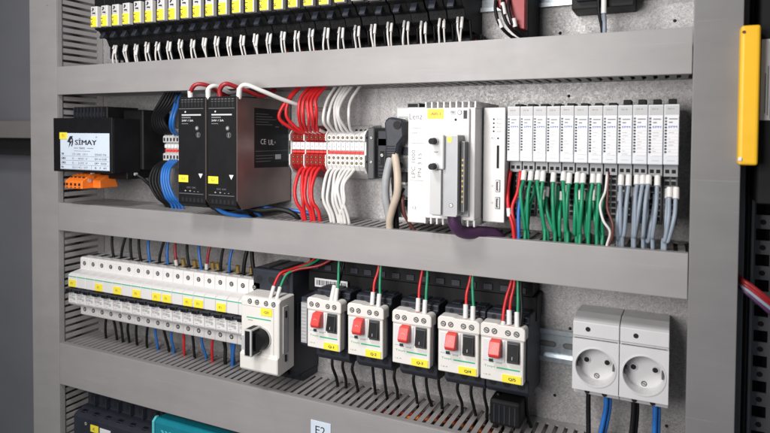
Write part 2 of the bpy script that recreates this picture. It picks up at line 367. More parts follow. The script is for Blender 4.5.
for i in range(26):
    w = 'the left end' if i < 13 else 'the right end'
    n = i if i < 13 else 25-i
    lab = f'black relay with yellow tag in the top row, {ORD[n]} from {w}'
    if i == 0: rel['label'] = lab
    else: copy_tree(rel, (20.1*i+jit(.4), jit(.5), jit(.6)), lab)
    x = 98+20.05*i; z0 = 27+jit(1)
    pos = f'under the top-row relay that is {ORD[n]} from {w}'
    dx = jit(1.6)
    x += jit(.6)
    wire([(x-2.6,19,z0),(x-2.8+dx*.3,17,z0-10),(x-3+dx,20+jit(3),z0-22),(x-3.5+dx*1.6,26,z0-40)], 1.15, 'wwire', 'left white wire '+pos, 'white wires below the relays', [((x-2.6,18.6,z0+1),(x-2.8+dx*.2,16.6,z0-7-jit(3)))], sr=1.5, sm='lgrey' if i%3 else 'wwire')
    dx = jit(1.7)
    wire([(x+2.2,19,z0),(x+2.6+dx*.3,16,z0-9),(x+1.5+dx,20,z0-22),(x+1+dx*1.5,28,z0-40)], 1.0, 'wwire', 'right white wire '+pos, 'white wires below the relays', [((x+2.2,18,z0-1-jit(2)),(x+2.7+dx*.3,15.2,z0-12-jit(3)))], sr=1.75)
    wire([(x-7,30,z0),(x-7.5,30,z0-12),(x-8+jit(2),36,z0-34)], 1.5, 'bwire', 'left black wire '+pos, 'black wires below the relays')
    if True:
        wire([(x+6.5,30,z0),(x+7,32,z0-12),(x+6+jit(2),40,z0-34)], 1.4, 'bwire', 'right black wire '+pos, 'black wires below the relays')
    if i in (13,14,15,16,17,18,21,22,23,25):
        wire([(x+7+jit(1),52,10),(x+9,44,6),(x+12,46,-4),(x+12,52,-22)], 2.4, 'dkred', 'short dark red wire '+pos, 'dark red wires behind the relays')
for k in range(3):
    tag(MB().tube([(84,50+9*k,9-2*k),(220,52+9*k+jit(3),6+jit(4)),(380,50+9*k+jit(3),8+jit(4)),(520,52+9*k+jit(3),5+jit(4)),(612,50+9*k,8)], 7, M['bwire'], 10).build('cable', None, (84,50+9*k,9)), f'thick black cable running behind the relay wires, {ORD[k]} from the front', 'cable', 'black cables behind the relay wires')
b = MB(); b.box(84, 100, 40, 79, -2, 15, M['slate'], .5)
tag(MB().box(66, 81, 35, 79, 12, 118, M['slate'], 1).box(69,78,33,35.1,20,110,M['black'],.4).build('end_clamp', None, (73,80,12)), 'dark end clamp at the left end of the top relay row', 'end clamp')
b.bm.free()

# red device, black device at top right
t = thing('safety_module', 'red-fronted module with black side above the upper duct, right of the relays', 'module', (652,80,0))
MB().prism([(634,95),(634,47),(640,33),(650,29),(655,12),(668.5,9),(668.5,95)], 'y', 8, 22, M['dkred'], .8).build('front_cover', t)
MB().prism([(634.5,95),(634.5,48),(641,34),(651,30),(656,6),(668.8,4),(668.8,95)], 'y', 22, 79, M['black'], .5).build('housing', t)
g = MB()
for k, (x, z) in enumerate(((640,41),(647,42),(653,41))): g.box(x-2, x+2, 5, 9, z-2, z+2.2, M['wwire'], .4)
g.build('terminal', t)
for k, (x, z) in enumerate(((640,40),(647,41),(653,40))):
    wire([(x,6,z),(x+1.5,0,z-12),(x+6,0,z-26),(x+14,8,z-36),(x+26,24,z-44),(x+30,40,-18)], 1.7, 'bwire', f'black wire hanging from the red-fronted module, {ORD[k]} from the left', 'wires from the red-fronted module',
         [((x+4.6+k,-.2,z-21),(x+8,.9,z-29))] if k != 1 else [((x+1,2,z-6),(x+4,-.5,z-18))], sr=2.3)
t = thing('power_plug', 'black boxy device hanging into view at the top right above the upper duct', 'device', (735,80,26))
MB().box(707, 765, 42, 79, 31, 100, M['black'], 1.5, 2).build('housing', t)
MB().box(712, 760, 36, 43, 38, 100, M['slate'], 1).build('front_cover', t)
wire([(738,38,60),(738,36,30),(738.6,40,14),(738,44,-14)], 2, 'gwire', 'single pale grey wire hanging from the black device at the top right', None, [((738,37,45),(738.2,36,24))], sr=2.6)
wire([(733,40,60),(733,38,30),(736,42,10),(737,48,-14)], 1.5, 'bwire', 'black wire beside the single pale grey wire at the top right', None)

# ------------------------------------------------------------------ transformer
t = thing('transformer', 'black transformer with white rating label and orange terminals, overlapping the left duct', 'transformer', (80,80,-150))
b = MB(); b.box(15, 131, -17, -14, -148.5, -74, M['black'], .6); b.box(16,130,-14.2,20,-76,-75,M['black']); b.box(127,131,-14.5,30,-148,-75,M['black'],.5)
b.build('front_plate', t)
b = MB(); b.box(24, 130, -12, 78, -146, -77, M['black'], 2); b.box(98, 136, 30, 79, -146, -62, M['black'], 1.5)  # rear block raised in black to fill the shaded gap above it
for k in range(5): b.box(129, 130.8, 34+7*k, 38+7*k, -140, -82, M['black'], .3)
b.cyl((128,42,-76.5),(128,46,-76.5),2.2,M['steel'],12); b.cyl((131,20,-151),(131,24,-151),2,M['steel'],12)
b.box(40, 128, 10, 79, -158, -146, M['black'], 1)
b.build('core', t)
b = MB(); b.box(28, 96, 5, 60, -75, -58, M['black'], 1)
for k in range(9): b.box(30+7*k, 31.5+7*k, 3.4, 5.4, -74, -59, M['slate']); b.box(33+7*k, 35.5+7*k, 4.2, 5.2, -72, -66, M['hole'])
b.build('top_terminals', t)
b = MB(); y = -17.35
b.box(30, 126.5, y, -16.9, -145, -95, M['paper'])
y -= .15
b.text('SİMAY', 9.2, (60,y,-111), M['ink'], bold=True, w=42)
b.prism([(44,-107),(50,-99),(56,-99),(50,-106),(54,-106),(47,-115),(49,-108)], 'y', y-.02, y+.1, M['ink']); b.text(')', 13, (52.5,y-.04,-113), M['ink'], bold=True, w=3)
b.box(101,103,y-.02,y+.1,-101,-99.5,M['gink'])
b.text('TRAFO', 2.6, (68,y,-116.8), M['gink'], bold=True); b.box(58,66,y,y+.1,-115.8,-115,M['gink']); b.box(84,96,y,y+.1,-115.8,-115,M['gink']); b.box(58,90,y,y+.1,-119.6,-119.1,M['gink'])
rows = [(-125,'TIP','STE 1000 - 230 V','50/60 Hz'),(-131,'GIRIS','0 - 400 V','EN 61558'),(-137,'CIKIS','0 - 230 V','IP 00'),(-143,'No','2014 - 07','B   F  40')]
for z, a, c, d in rows:
    b.text(a, 2.7, (32,y,z), M['ink'], bold=True); b.text(c, 2.5, (54,y,z), M['gink'], w=31); b.text(d, 2.6, (99,y,z), M['ink'], w=22)
    b.box(31,125.5,y,y+.1,z-1.7,z-1.35,M['gink'])
b.box(71,71.4,y,y+.1,-144.5,-139,M['gink']); b.box(92,92.4,y,y+.1,-144.5,-139,M['gink'])
b.build('rating_label', t)
MB().box(29, 44, -18, -17.2, -103.5, -94, M['yellow'], .2).text('T1', 3.6, (34,-18.15,-100.5), M['ink']).build('yellow_tag', t)
b = MB(); b.prism([(-20,-171),(-20,-160.5),(-6,-152.5),(24,-152.5),(24,-162),(14,-171)], 'x', 42.5, 76.5, M['orange'], .7)
for k in range(4):
    x = 46.6+8.2*k
    b.box(x-2, x+2, -20.3, -19.8, -167, -163.4, M['hole']); b.box(x-1.2, x+1.2, -20.25, -19.9, -170, -168.6, M['hole'])
    b.cyl((x,-12.6,-155.2),(x,-13.4,-156.6),1.9,M['hole'],10)
    b.box(x+3.6, x+4.4, -8, 20, -153, -151.6, M['orange'])
b.cyl((76.2,-8,-160),(77.2,-8,-160),3,M['steel'],12); b.cyl((76.2,0,-156),(77.2,0,-156),2,M['brass'],12)
b.box(70,74,-2,3,-152.6,-148,M['sheet'],.5)
b.prism([(-4,-170.5),(-4,-160),(8,-153),(20,-153),(26,-170.5)], 'x', 77.5, 92, M['orange'], .6)
b.build('terminal_strip', t)

# small white/red terminal blocks between transformer and power supply, with black and blue wires
tb = thing('terminal_block', 'x', 'terminal block', (153,80,-134), 'small terminal blocks left of the power supplies')
b = MB(); b.prism([(79,-145),(79,-88),(64,-88),(56,-94),(50,-99),(50,-107),(55,-109),(55,-121),(50,-123),(50,-132),(58,-140),(66,-145)], 'x', 153.2, 158.8, M['lgrey'], .3)
for z in (-103,-127.5): b.box(154.6,157.4,49.6,50.2,z-2.4,z+2.4,M['hole'])
b.build('body', tb); MB().box(153.6,158.4,52.5,55.2,-115,-110,M['sheet'],.2).build('marker', tb)
MB().box(153.6,158.4,53.4,55.2,-120.5,-116.8,M['redp'],.2).build('bridge', tb)
for k in range(5):
    lab = f'narrow light grey terminal block left of the power supplies, {ORD[k]} from the transformer'
    if k == 0: tb['label'] = lab
    else: copy_tree(tb, (6*k,0,0), lab)
for k in range(4):
    x = 167+4.2*k
    wire([(x,50,-132),(x+3,34,-142),(x+8,26,-160),(x+13+k,28,-180),(x+14+2*k,38,-192),(x+16+2*k,42,-212)], 2.0, 'blue', f'blue wire looping down from the small terminal blocks, {ORD[k]} from the left', 'blue wires below the small terminal blocks')
for k in range(5):
    x = 152+3.6*k
    wire([(x,52,-133),(x-2+k,36,-143),(x-1+2*k,28,-162),(x+8+2*k,32,-182),(x+14+2*k,42,-194),(x+16+2*k,46,-212)], 1.9, 'bwire', f'black wire looping down from the small terminal blocks, {ORD[k]} from the left', 'black wires below the small terminal blocks')
for k in range(2):
    x = 174+5*k
    wire([(x,52,-96),(x+6,38,-88),(x+12,32,-74),(x+14,38,-54),(x+10,48,-30)], 2.2, 'blue', f'blue wire rising from the small terminal blocks to the upper duct, {ORD[k]} from the left', 'blue wires above the small terminal blocks')
for k in range(6):
    x = 146+4*k
    wire([(x,56,-97),(x-3+k,44,-88),(x,38,-72),(x+12+2*k,38,-54),(x+26,46,-28)], 2.1, 'bwire', f'black wire rising from the small terminal blocks to the upper duct, {ORD[k]} from the left', 'black wires above the small terminal blocks')
wire([(131,24,-152),(140,30,-160),(150,40,-176),(162,48,-192),(168,52,-212)], 2.2, 'bwire', 'single black wire slanting down from the transformer into the middle duct', None)

# ------------------------------------------------------------------ power supplies
def make_psu():
    t = thing('power_supply', '', 'power supply', (281,80,-182), 'tall black power supplies')
    x0, x1 = 259.5, 301.5; f = -30
    b = MB(); b.prism([(f,-178),(f,-53.5),(f+3,-50.5),(10,-50),(10,-183),(f+6,-183)], 'x', x0, x1, M['black'], .8)
    for k in range(7): b.box(x0+6+5*k, x0+8.6+5*k, f-.25, f+.2, -63, -57.5, M['hole']); b.box(x0+5.6+5*k, x0+9+5*k, f-.5, f+.2, -57, -56.2, M['dgrey']); b.box(x0+5.6+5*k, x0+9+5*k, f-.3, f+.2, -54.6, -53.4, M['dgrey'])
    b.box(x0+2, x1-2, f-.6, f+.2, -65.2, -64.2, M['dgrey'])
    b.box(x0+2, x1-2, f-.8, f+.2, -167, -166, M['dgrey'])
    for k in range(6): b.box(x0+6+6*k, x0+9+6*k, f-.25, f+.2, -176, -171.5, M['hole'])
    for k in range(6): b.box(x0-.2, x1+.2, 12+10*k, 13+10*k, -182, -52, M['black'])
    b.box(x0, x1, 10, 79, -182, -51, M['black'], .8)
    b.build('housing', t)
    q = MB(); y = f-.18
    q.box(x0+6, x1-6, y, y+.1, -73, -71.4, M['lgrey']); q.box(x0+6, x0+20, y, y+.1, -76, -74.6, M['gink']); q.text('24V / 5A', 2.2, (x0+6,y,-80), M['lgrey'], bold=True, w=18); q.box(x0+6, x0+16, y, y+.1, -83, -82.2, M['gink'])
    q.cyl((x0+12,y+.2,-68.5),(x0+12,y-.4,-68.5),1,M['sheet'],8)
    q.prism([(x1-10,-142),(x1-3.5,-142),(x1-6.8,-147.5)], 'y', y, y+.1, M['sheet'])
    q.text('DC OK', 1.8, (x0+14,y,-160), M['gink'], w=14); q.text('+  +  -  -', 1.7, (x0+10,y,-164), M['lgrey'], w=22)
    q.build('printed_markings', t)
    k = MB(); k.cyl((x1-12,f+.2,-88),(x1-12,f-.5,-88),2.8,M['dgrey'],14); k.cyl((x1-12,f,-88),(x1-12,f-.8,-88),1.6,M['steel'],12)
    k.cyl((x1-10,f+.2,-96),(x1-10,f-.5,-96),3.4,M['dgrey'],14); k.cyl((x1-10,f,-96),(x1-10,f-.8,-96),2.2,M['hole'],12); k.box(x1-10.4,x1-9.6,f-1,f-.6,-98,-94,M['steel']); k.build('adjuster', t)
    l = MB(); l.box(x0+1, x0+16, f-.5, f+.1, -153, -144.5, M['yellow'], .2).text('G1', 3.4, (x0+6,f-.62,-150.4), M['ink']); l.build('yellow_tag', t)
    s = MB(); s.prism([(f+.8,-52),(60,-51),(60,-55),(78,-56),(78,-181),(f+10,-183),(f+.8,-172)], 'x', x1+.05, x1+1.2, M['case'])
    X = x1+1.3
    s.prism([(2,-63),(72,-64),(72,-137),(2,-135)], 'x', X-.1, X+.1, M['black'])
    Y = (0,1,0)
    s.text('CE', 6.5, (X+.16,14,-107), M['sheet'], right=Y); s.text('UL', 6.5, (X+.16,30,-108), M['sheet'], right=Y, bold=True); s.text('US', 2.5, (X+.16,41,-106), M['sheet'], right=Y)
    for k in range(5): s.box(X, X+.15, 5, 30+8*(k%3), -70.5-3.2*k, -69.9-3.2*k, M['gink'])
    for k in range(3): s.box(X, X+.15, 5, 44-5*k, -121-3.5*k, -120.4-3.5*k, M['gink'])
    s.box(X, X+.15, 44, 56, -126, -120, M['lgrey']); s.box(X, X+.15, 44, 52, -86, -85, M['gink'])
    s.cyl((X-.1,60,-80),(X+.4,60,-80),4,M['dgrey'],14)
    s.box(X, X+.15, 4, 70, -115.5, -115, M['gink'])
    s.build('side_plate', t)
    return t
ps = make_psu(); ps['label'] = 'left one of two tall black power supplies, nearest the transformer'
copy_tree(ps, (46,0,0), 'right one of two tall black power supplies, its bare metal side showing')
wg = 'thick wires arching over the power supplies'
wire([(274.5,-24,-54),(276,-26,-44),(284,-25,-35.5),(294,-14,-37),(297,10,-46),(300,30,-38)], 2.6, 'dkred', 'thick red wire arching over the left power supply', wg, [((274.2,-24,-53),(275.2,-26,-43))])
wire([(302,-24,-54),(303,-26,-42),(308,-18,-37.5),(310,6,-44),(312,30,-36)], 2.6, 'wwire', 'thick white wire at the gap between the two power supplies', wg, [((301.8,-24,-53),(303,-26,-43))])
wire([(320,-24,-54),(320.5,-26,-43),(328,-24,-36),(338,-10,-41),(350,14,-48),(356,34,-40)], 2.8, 'dkred', 'thick red wire arching over the right power supply', wg)
wire([(347,-24,-54),(349,-26,-43),(357,-24,-38),(372,-12,-45),(390,14,-56),(410,50,-64),(418,70,-60)], 2.5, 'wwire', 'thick white wire running from the right power supply back toward the red wires', wg, [((346.8,-24,-53),(349.4,-26,-42))])
wg = 'wires under the power supplies'
wire([(283,-6,-180),(292,-2,-187),(308,4,-188),(326,14,-186),(336,26,-206)], 2.2, 'bwire', 'black wire sagging from the left power supply onto the middle duct', wg)
wire([(288,-4,-180),(298,4,-185),(316,10,-187),(332,22,-190),(344,34,-206)], 2.2, 'blue', 'blue wire sagging from the left power supply onto the middle duct', wg)
wire([(308,-20,-181),(315,-12,-189),(326,-2,-193),(336,8,-196),(346,16,-206)], 2.6, 'blue', 'blue wire bending from the front of the right power supply into the middle duct', wg)
wire([(330,-4,-182),(350,10,-187),(370,24,-186),(388,30,-192),(394,36,-206)], 3.2, 'bwire', 'black cable lying under the right power supply', wg)
wire([(322,8,-184),(344,22,-186),(372,36,-188),(402,44,-192),(410,46,-206)], 2.6, 'blue', 'blue wire lying behind the black cable under the right power supply', wg)
wire([(305,-20,-181),(308,-14,-188),(318,-6,-192),(330,6,-194),(340,14,-206)], 2.0, 'bwire', 'black wire from the front of the right power supply into the middle duct', wg)

# ------------------------------------------------------------------ red and white terminal blocks
def make_tb(x0, mm, name_m, red):
    t = thing('terminal_block', '', 'terminal block', (x0,80,-140), 'red terminal blocks' if red else 'white terminal blocks')
    b = MB(); b.prism([(79,-148),(79,-84),(66,-84),(56,-88),(46,-91.5),(40,-95),(40,-101.5),(45,-103),(45,-117),(40,-118.5),(40,-131),(44,-137),(56,-143),(68,-148)], 'x', x0+.15, x0+5.95, M[mm], .3)
    for z in (-98,-122,-128): b.cyl((x0+3,40.4,z),(x0+3,39.7,z),1.7,M['hole'],10); b.cyl((x0+3,40.3,z),(x0+3,39.5,z),.9,M['brass'],8)
    b.cyl((x0+3,51,-89.6),(x0+3,50.4,-88.9),1.6,M['hole'],10)
    b.build('body', t)
    MB().box(x0+.2, x0+5.9, 41, 45.2, -113, -104, M['sheet'], .3).text(random.choice('1234'), 2.4, (x0+2.2,40.85,-110), M['gink']).build('marker', t)
    MB().box(x0+.1, x0+6.0, 42, 45.2, -117, -114.2, M['redp'], .2).build('bridge', t)
    return t
r0 = make_tb(376, 'termred', 'red', True); w0 = make_tb(427, 'white', 'white', False)
for k in range(8):
    lr = f'red terminal block with white marker right of the power supplies, {ORD[k]} from the left'; lw = f'white terminal block with gold screw holes, {ORD[k]} in the white run after the red ones'
    if k == 0: r0['label'] = lr; w0['label'] = lw
    else: copy_tree(r0, (6.2*k + (1.5 if k > 2 else 0), 0, 0), lr); copy_tree(w0, (6.15*k,0,0), lw)
for x, lab in ((374,'white end plate at the left end of the red terminal blocks'),(394.8,'white divider plate amid the red terminal blocks'),(425.6,'white divider plate between the red and white terminal blocks'),(476.5,'white end plate at the right end of the white terminal blocks')):
    b = MB(); b.prism([(79,-146),(79,-83),(60,-84),(42,-90),(37.5,-95),(37.5,-102),(41,-103),(41,-118),(37.5,-119),(37.5,-132),(44,-140),(60,-146)], 'x', x, x+(1.5 if x < 470 else 2.6), M['white'], .2)
    for z in (-98,-126): b.cyl((x-.1,42,z),(x+2.8,42,z),1.3,M['hole'],8)
    tag(b.build('end_plate', None, (x,80,-146)), lab, 'end plate', 'end and divider plates of the terminal blocks')
t = thing('end_bracket', 'dark grey clamping bracket between the white terminal blocks and the grey cables', 'end bracket', (492,80,-150))
b = MB(); b.box(480,488,43,79,-146,-86,M['dgrey'],1); b.box(488,504,52,79,-144,-90,M['slate'],1); b.box(487,508,52,66,-108,-98,M['dgrey'],1); b.box(494,501,46,60,-130,-112,M['black'],.8)
for k in range(5): b.box(490,503,51.2,52.2,-142+4*k,-140.4+4*k,M['black'])
b.build('clamp_body', t)
b = MB(); b.screw(497,45.8,-118,2.4); b.build('screw', t); MB().screw(484.5,42.8,-126,2.2).build('screw', t); MB().screw(484.5,42.8,-98,2.2).build('screw', t)

R = [((391,-93),(376,-76),(389,-41)),((397,-93),(385,-72),(392,-41)),((401,-92),(400,-72),(408,-39)),((406,-92),(409,-72),(413,-41)),((411,-92),(415,-74),(418,-41)),((417,-92),(420,-74),(423,-41)),((421,-91),(425,-71),(429,-40))]
for k, (a, m_, h) in enumerate(R):
    q = jit(2.2); wire([(a[0],48,a[1]-2),(a[0]-4,33,a[1]+3),(m_[0]+q,18+jit(3),m_[1]+jit(4)),(h[0]-5,20,h[1]-12),(h[0]+3,36,h[1]+6),(h[0]+8,50,h[1]+14)], 2.15, 'red', f'red wire arching up from the red terminal blocks, {ORD[k]} from the left', 'red wires above the terminal blocks', [((a[0]+.5,50,a[1]-3),(a[0]-3,36,a[1]+2))], sr=2.3)
Wt = [(431,430,433),(437,437,441),(443,443,446),(449,447,450),(455,453,455),(461,465,466)]
for k, (a, m_, h) in enumerate(Wt):
    q = jit(2); wire([(a,48,-93),(a-1,38,-88),(m_+q,27+jit(3),-74+jit(4)),(h-1+q,30,-56),(h+4,42,-38),(h+8,54,-26)], 1.9, 'wwire', f'white wire rising from the white terminal blocks to the upper duct, {ORD[k]} from the left', 'white wires above the terminal blocks')
R = [((391,-137),(392,-159),(401,-196)),((397,-137),(402,-159),(404,-196)),((403,-137),(406,-161),(413,-196)),((409,-137),(413,-161),(417,-197)),((415,-137),(415.5,-158),(424,-194))]
for k, (a, m_, e) in enumerate(R):
    wire([(a[0],46,a[1]+3),(a[0]-1,36,a[1]-4),(m_[0],24,m_[1]),(m_[0]+3,22,-174),(e[0],26,e[1]+8),(e[0]+1,30,e[1]-14)], 2.25, 'red', f'red wire dropping from the red terminal blocks into the middle duct, {ORD[k]} from the left', 'red wires below the terminal blocks')
R = [(430,432,440),(436,438,444),(441,443,450),(447,449,455),(452,452,459),(457,459,464),(462,461,453)]
for k, (a, m_, e) in enumerate(R):
    q = jit(2); wire([(a,46,-135),(a-.5,36,-141),(m_+q,24+jit(2),-155+jit(3)),(m_+2+jit(2),22,-172),(e,26,-190),(e+1,30,-212)], 2.0, 'wwire', f'white wire dropping from the white terminal blocks into the middle duct, {ORD[k]} from the left', 'white wires below the terminal blocks')

# ------------------------------------------------------------------ controller
t = thing('controller', 'white controller with ribbed top, two black knobs and two USB ports', 'controller', (600,80,-186))
b = MB()                                                     # left strip with logo
b.box(549.5, 572.5, 0, 79, -186, -65.5, M['white'], 1.2, 2); b.build('side_unit', t)
b = MB(); y = -.2
b.text('Lenz', 6.2, (551,y,-78), M['gink'], w=14.5); b.text('Control', 2.0, (552.5,y,-88), M['gink'], w=12); b.text('3200 C', 2.0, (553.5,y,-93), M['gink'], w=10.5)
Zr = (0,0,1); Up = (-1,0,0)
b.text('LPC 1000', 4.2, (558,y,-139), M['gink'], right=Zr, up=Up, w=29); b.text('PN 3.1S', 4.2, (565,y,-138), M['gink'], right=Zr, up=Up, w=25)
b.box(553,571,y,y+.1,-103,-102.6,M['gink']); b.box(552,571,y,y+.1,-142,-141.6,M['gink'])
for a in range(14):
    q = 2*math.pi*a/14; b.box(558.5+5*math.cos(q)-.25,558.5+5*math.cos(q)+.25,y,y+.1,-162+5*math.sin(q)-.25,-162+5*math.sin(q)+.25,M['gink'])
b.text('CE', 3, (555,y,-172), M['gink'])
b.build('printed_markings', t)
b = MB()                                                     # main housing with ribbed top and bottom
b.box(573, 627, -15, 79, -178, -67, M['white'], 1.4, 2)
for k in range(9):
    x = 574+6.45*k
    b.box(x, x+1.8, -14.4, 70, -67.5, -61, M['white'], .4); b.box(x, x+1.8, -14.4, 70, -184, -177.5, M['white'], .4)
b.box(573.5, 626.5, -6, 79, -182.5, -177, M['shade']); b.box(573.5, 626.5, -4, 79, -67.5, -63.5, M['shade'])
b.build('main_housing', t)
MB().box(577, 594.5, -15.5, -14.8, -78, -68, M['yellow'], .3).text('-A05.1', 2.9, (580,-15.65,-74.4), M['rink'], bold=True, w=11).build('yellow_tag', t)
b = MB()                                                     # grey fieldbus card
b.box(600.5, 622, -18, -14, -174, -68, M['lgrey'], .6)
b.box(603,607.5,-18.3,-17.8,-74,-70,M['shade']); b.box(616,619.5,-18.4,-17.9,-78,-70,M['ink']); b.screw(612,-18.2,-72,2.2); b.cyl((608,-18.3,-79),(608,-17.5,-79),1.2,M['hole'],10)
b.text('MB', 2, (603,-18.5,-72.6), M['gink'])
b.build('bus_card', t)
b = MB()
b.box(590, 604.5, -42, -16, -127, -94, M['lgrey'], 1); b.box(590, 602, -42, -16, -170.5, -127.5, M['shade'], 1, 2); b.box(602, 617, -38, -16, -170.5, -94, M['mgrey'], 1, 2)
b.box(591,616,-37,-15,-172,-168,M['lgrey'],.5)
b.box(618, 621, -30, -16, -168, -100, M['dgrey'], .5)
b.box(607, 611, -38.4, -37.9, -101, -95.5, M['yellow'])
b.box(595,599,-42.3,-41.9,-110.6,-110,M['ink'])
for k in range(9): b.cyl((619.5,-30.5,-118-5*k),(619.5,-29.8,-118-5*k),1,M['brass'],8)
bp_ = b.build('bus_plug', t)
for z in (-100, -124):
    MB().cyl((595.5,-42,z),(595.5,-44,z),4,M['lgrey'],16).cyl((595.5,-44,z),(595.5,-52,z),3.3,M['black'],16,2.9).build('knob', bp_)
MB().screw(611,-38.1,-161,2.0).build('screw', bp_)
b = MB(); b.box(628.5, 650.5, 8, 79, -181, -66.5, M['white'], 1, 2)
for k in range(4): b.cyl((639,8.2,-78-4*k),(639,7.7,-78-4*k),.95,M['hole'],8); b.text(('Pow','Run','Err','Stat')[k], 1.6, (642,7.8,-78.8-4*k), M['gink'], w=5)
b.cyl((643.5,8.2,-97),(643.5,7.7,-97),1,M['hole'],8); b.text('Res', 1.5, (637,7.8,-97.6), M['gink'], w=4)
b.box(642.3,644.8,7.7,8.2,-127,-104,M['hole'])
pu = b.build('port_unit', t)
for z in (-144.5, -161.5):
    q = MB(); q.box(641.5,646.3,7.2,8.3,z-6,z+6,M['dgrey'],.2); q.box(642.1,645.7,6.9,8.3,z-5.3,z+5.3,M['steel'],.1); q.box(642.6,645.2,6.7,7.4,z-4.7,z+4.7,M['hole']); q.box(644.2,645,6.5,7.2,z-4,z+4,M['sheet'])
    q.text('U', 2, (637.6,7.8,z-1), M['gink']); q.build('usb_port', pu)
b = MB(); b.box(526, 549.3, 22, 79, -185, -64.5, M['lgrey'], 1); b.box(529,548.5,21,22.5,-180,-74,M['mgrey'],.3)
for (z, h_) in ((-86,20),(-112,16),(-140,18),(-168,14)):
    b.box(531,548,19,22.3,z-h_/2,z+h_/2,M['steel'],.8)
    b.box(533.5,545.5,18.2,19.2,z-h_/2+3,z+h_/2-3,M['slate'],.4); b.screw(539.5,18.6,z+h_/2-1.6,1.4); b.screw(539.5,18.6,z-h_/2+1.6,1.4)
b.box(535,549,30,60,-64.8,-59,M['black'],1)
b.build('connector_unit', t)
# cables at the controller
cp = MB(); cp.prism([(521,-80),(527,-75),(543,-78),(545,-96),(538,-105),(535,-120),(523,-120),(523,-98)], 'y', 0, 15, M['slate'], 2.2); [cp.box(523.5,534.5,-.5,.6,-107-2.6*k,-106-2.6*k,M['black'],.2) for k in range(5)]
cp.cyl((537,-1,-84),(537,22,-84),4.5,M['black'],14)
tag(cp.build('cable_plug', None, (534,15,-84)), 'dark grey plug at the top of the thick cables beside the controller', 'plug')
wire([(529,7,-112),(526.5,4,-124),(523,3,-142),(522,4,-160),(523,8,-176),(524,14,-196),(525,18,-212)], 4.6, 'ash', 'thick grey cable from the dark plug into the middle duct', 'thick cables beside the controller')
wire([(531,5,-112),(535.5,1,-124),(538.5,-1,-142),(537,0,-158),(531,2,-174),(526,6,-190),(526,12,-212)], 4.2, 'tan', 'thick tan cable crossing the grey cable beside the controller', 'thick cables beside the controller')
wire([(541,10,-160),(541,6,-164),(543,8,-180),(548,14,-192),(556,22,-206)], 1.8, 'brown', 'thin brown wire curving into the duct beneath the controller', None)
wire([(540,12,-152),(538,6,-162),(540,8,-176),(546,14,-190),(552,22,-206)], 1.6, 'bwire', 'thin black wire curving into the duct beneath the controller', None)
wire([(536,14,-126),(533,10,-130),(530,9,-142),(531,9,-158),(530,13,-180),(529,18,-210)], 3.4, 'bwire', 'thick black cable behind the crossing grey and tan cables', 'thick cables beside the controller')
tag(MB().tube([(607,-20,-168),(608,-18,-182),(614,-8,-191),(628,8,-192),(640,20,-196),(648,28,-212)], 6.2, M['purple'], 12).build('cable', None, (608,-8,-170)), 'thick purple cable leaving the grey plug under the controller', 'cable')

# ------------------------------------------------------------------ I/O modules
P0, PI = 651.4, 12.86
def make_io(n=0):
    x0, x1 = P0+.2, P0+PI-.2; f = 12+jit(.25)
    t = thing('input_output_module', '', 'module', (P0,80,-180), 'narrow white input and output modules')
    b = MB(); b.box(x0, x1, f, 70, -119.5, -65.5, M['cool'], .5); b.box(x0+.6, x1-.2, f-.35, f+.1, -74.5, -66.4, M['shade'], .1); b.text(random.choice(['DI 4','DI 8','DO 8','DO 4','AI 2']), 1.3, (x0+3,f-.5,-70), M['gink'], w=5)
    b.box(x0+.4,x1-.4,f-.25,f+.1,-118.8,-112.2,M['cool'],.1); b.box(x0+3,x1-3,f-.35,f,-116,-115.5,M['shade'])
    b.build('housing', t)
    l = MB(); l.box(x0+2.9, x1-.5, f-.5, f+.1, -111.5, -76, M['sheet'], .1)
    l.box(x0+4,x1-2.5-jit(1.2),f-.62,f-.4,-78.9,-78,M['gink']); l.box(x0+4,x0+7,f-.62,f-.4,-82,-81,M['gink']); l.text('EPM', 1.7, (x0+3.8,f-.65,-86.3), M['bink'], bold=True, w=6.8)
    for k in range(8): (l.box(x0+3,x1-.6,f-.56,f-.4,-89-2.8*k,-88.8-2.8*k,M['shade']), l.box(x0+3.8,x0+5+random.uniform(0,4),f-.57,f-.4,-90.9-2.8*k,-90.2-2.8*k,M['shade']) if random.random() < .6 else 0)
    l.build('label_strip', t)
    d = MB()
    for k in range(12): d.box(x0+.7,x0+2.4,f-.4,f+.1,-78.6-2.75*k,-77-2.75*k,M['ink'] if k > 1 else M['dgrey'])
    d.build('status_lights', t)
    c = MB(); c.box(x0+.1, x1-.1, 32, 79, -176, -119.8, M['dgrey'], .4); c.box(x0+.1, x1-.1, 24, 33, -131, -119.8, M['mgrey'], .4)
    for r in range(9):
        for k in (0,1):
            z = -126-5.6*r; yy_ = 24 if r == 0 else 32
            c.box(x0+1.6+5.4*k, x0+5+5.4*k, yy_-.3, yy_+.4, z-1.7, z+1.7, M['hole'])
            if r: c.box(x0+1.2+5.4*k, x0+5.4+5.4*k, 31.6, 32.1, z+1.9, z+2.9, M['mgrey'])
    c.build('terminal_base', t)
    k = MB(); k.box(x0+3.2, x1-2.2, 30, 52, -65.6, -62.2 if n < 8 else -59.6, M['black'], .5); k.build('release_latch', t)
    return t
io = make_io()
for k in range(12):
    lab = f'narrow white I/O module, {ORD[k]} one from the controller' if k < 6 else f'narrow white I/O module, {ORD[11-k]} one from the right duct'
    if k == 0: io['label'] = lab
    else:
        o = make_io(k); o['label'] = lab; o.location.x += PI*k*S; o.location.z += jit(.25)*S

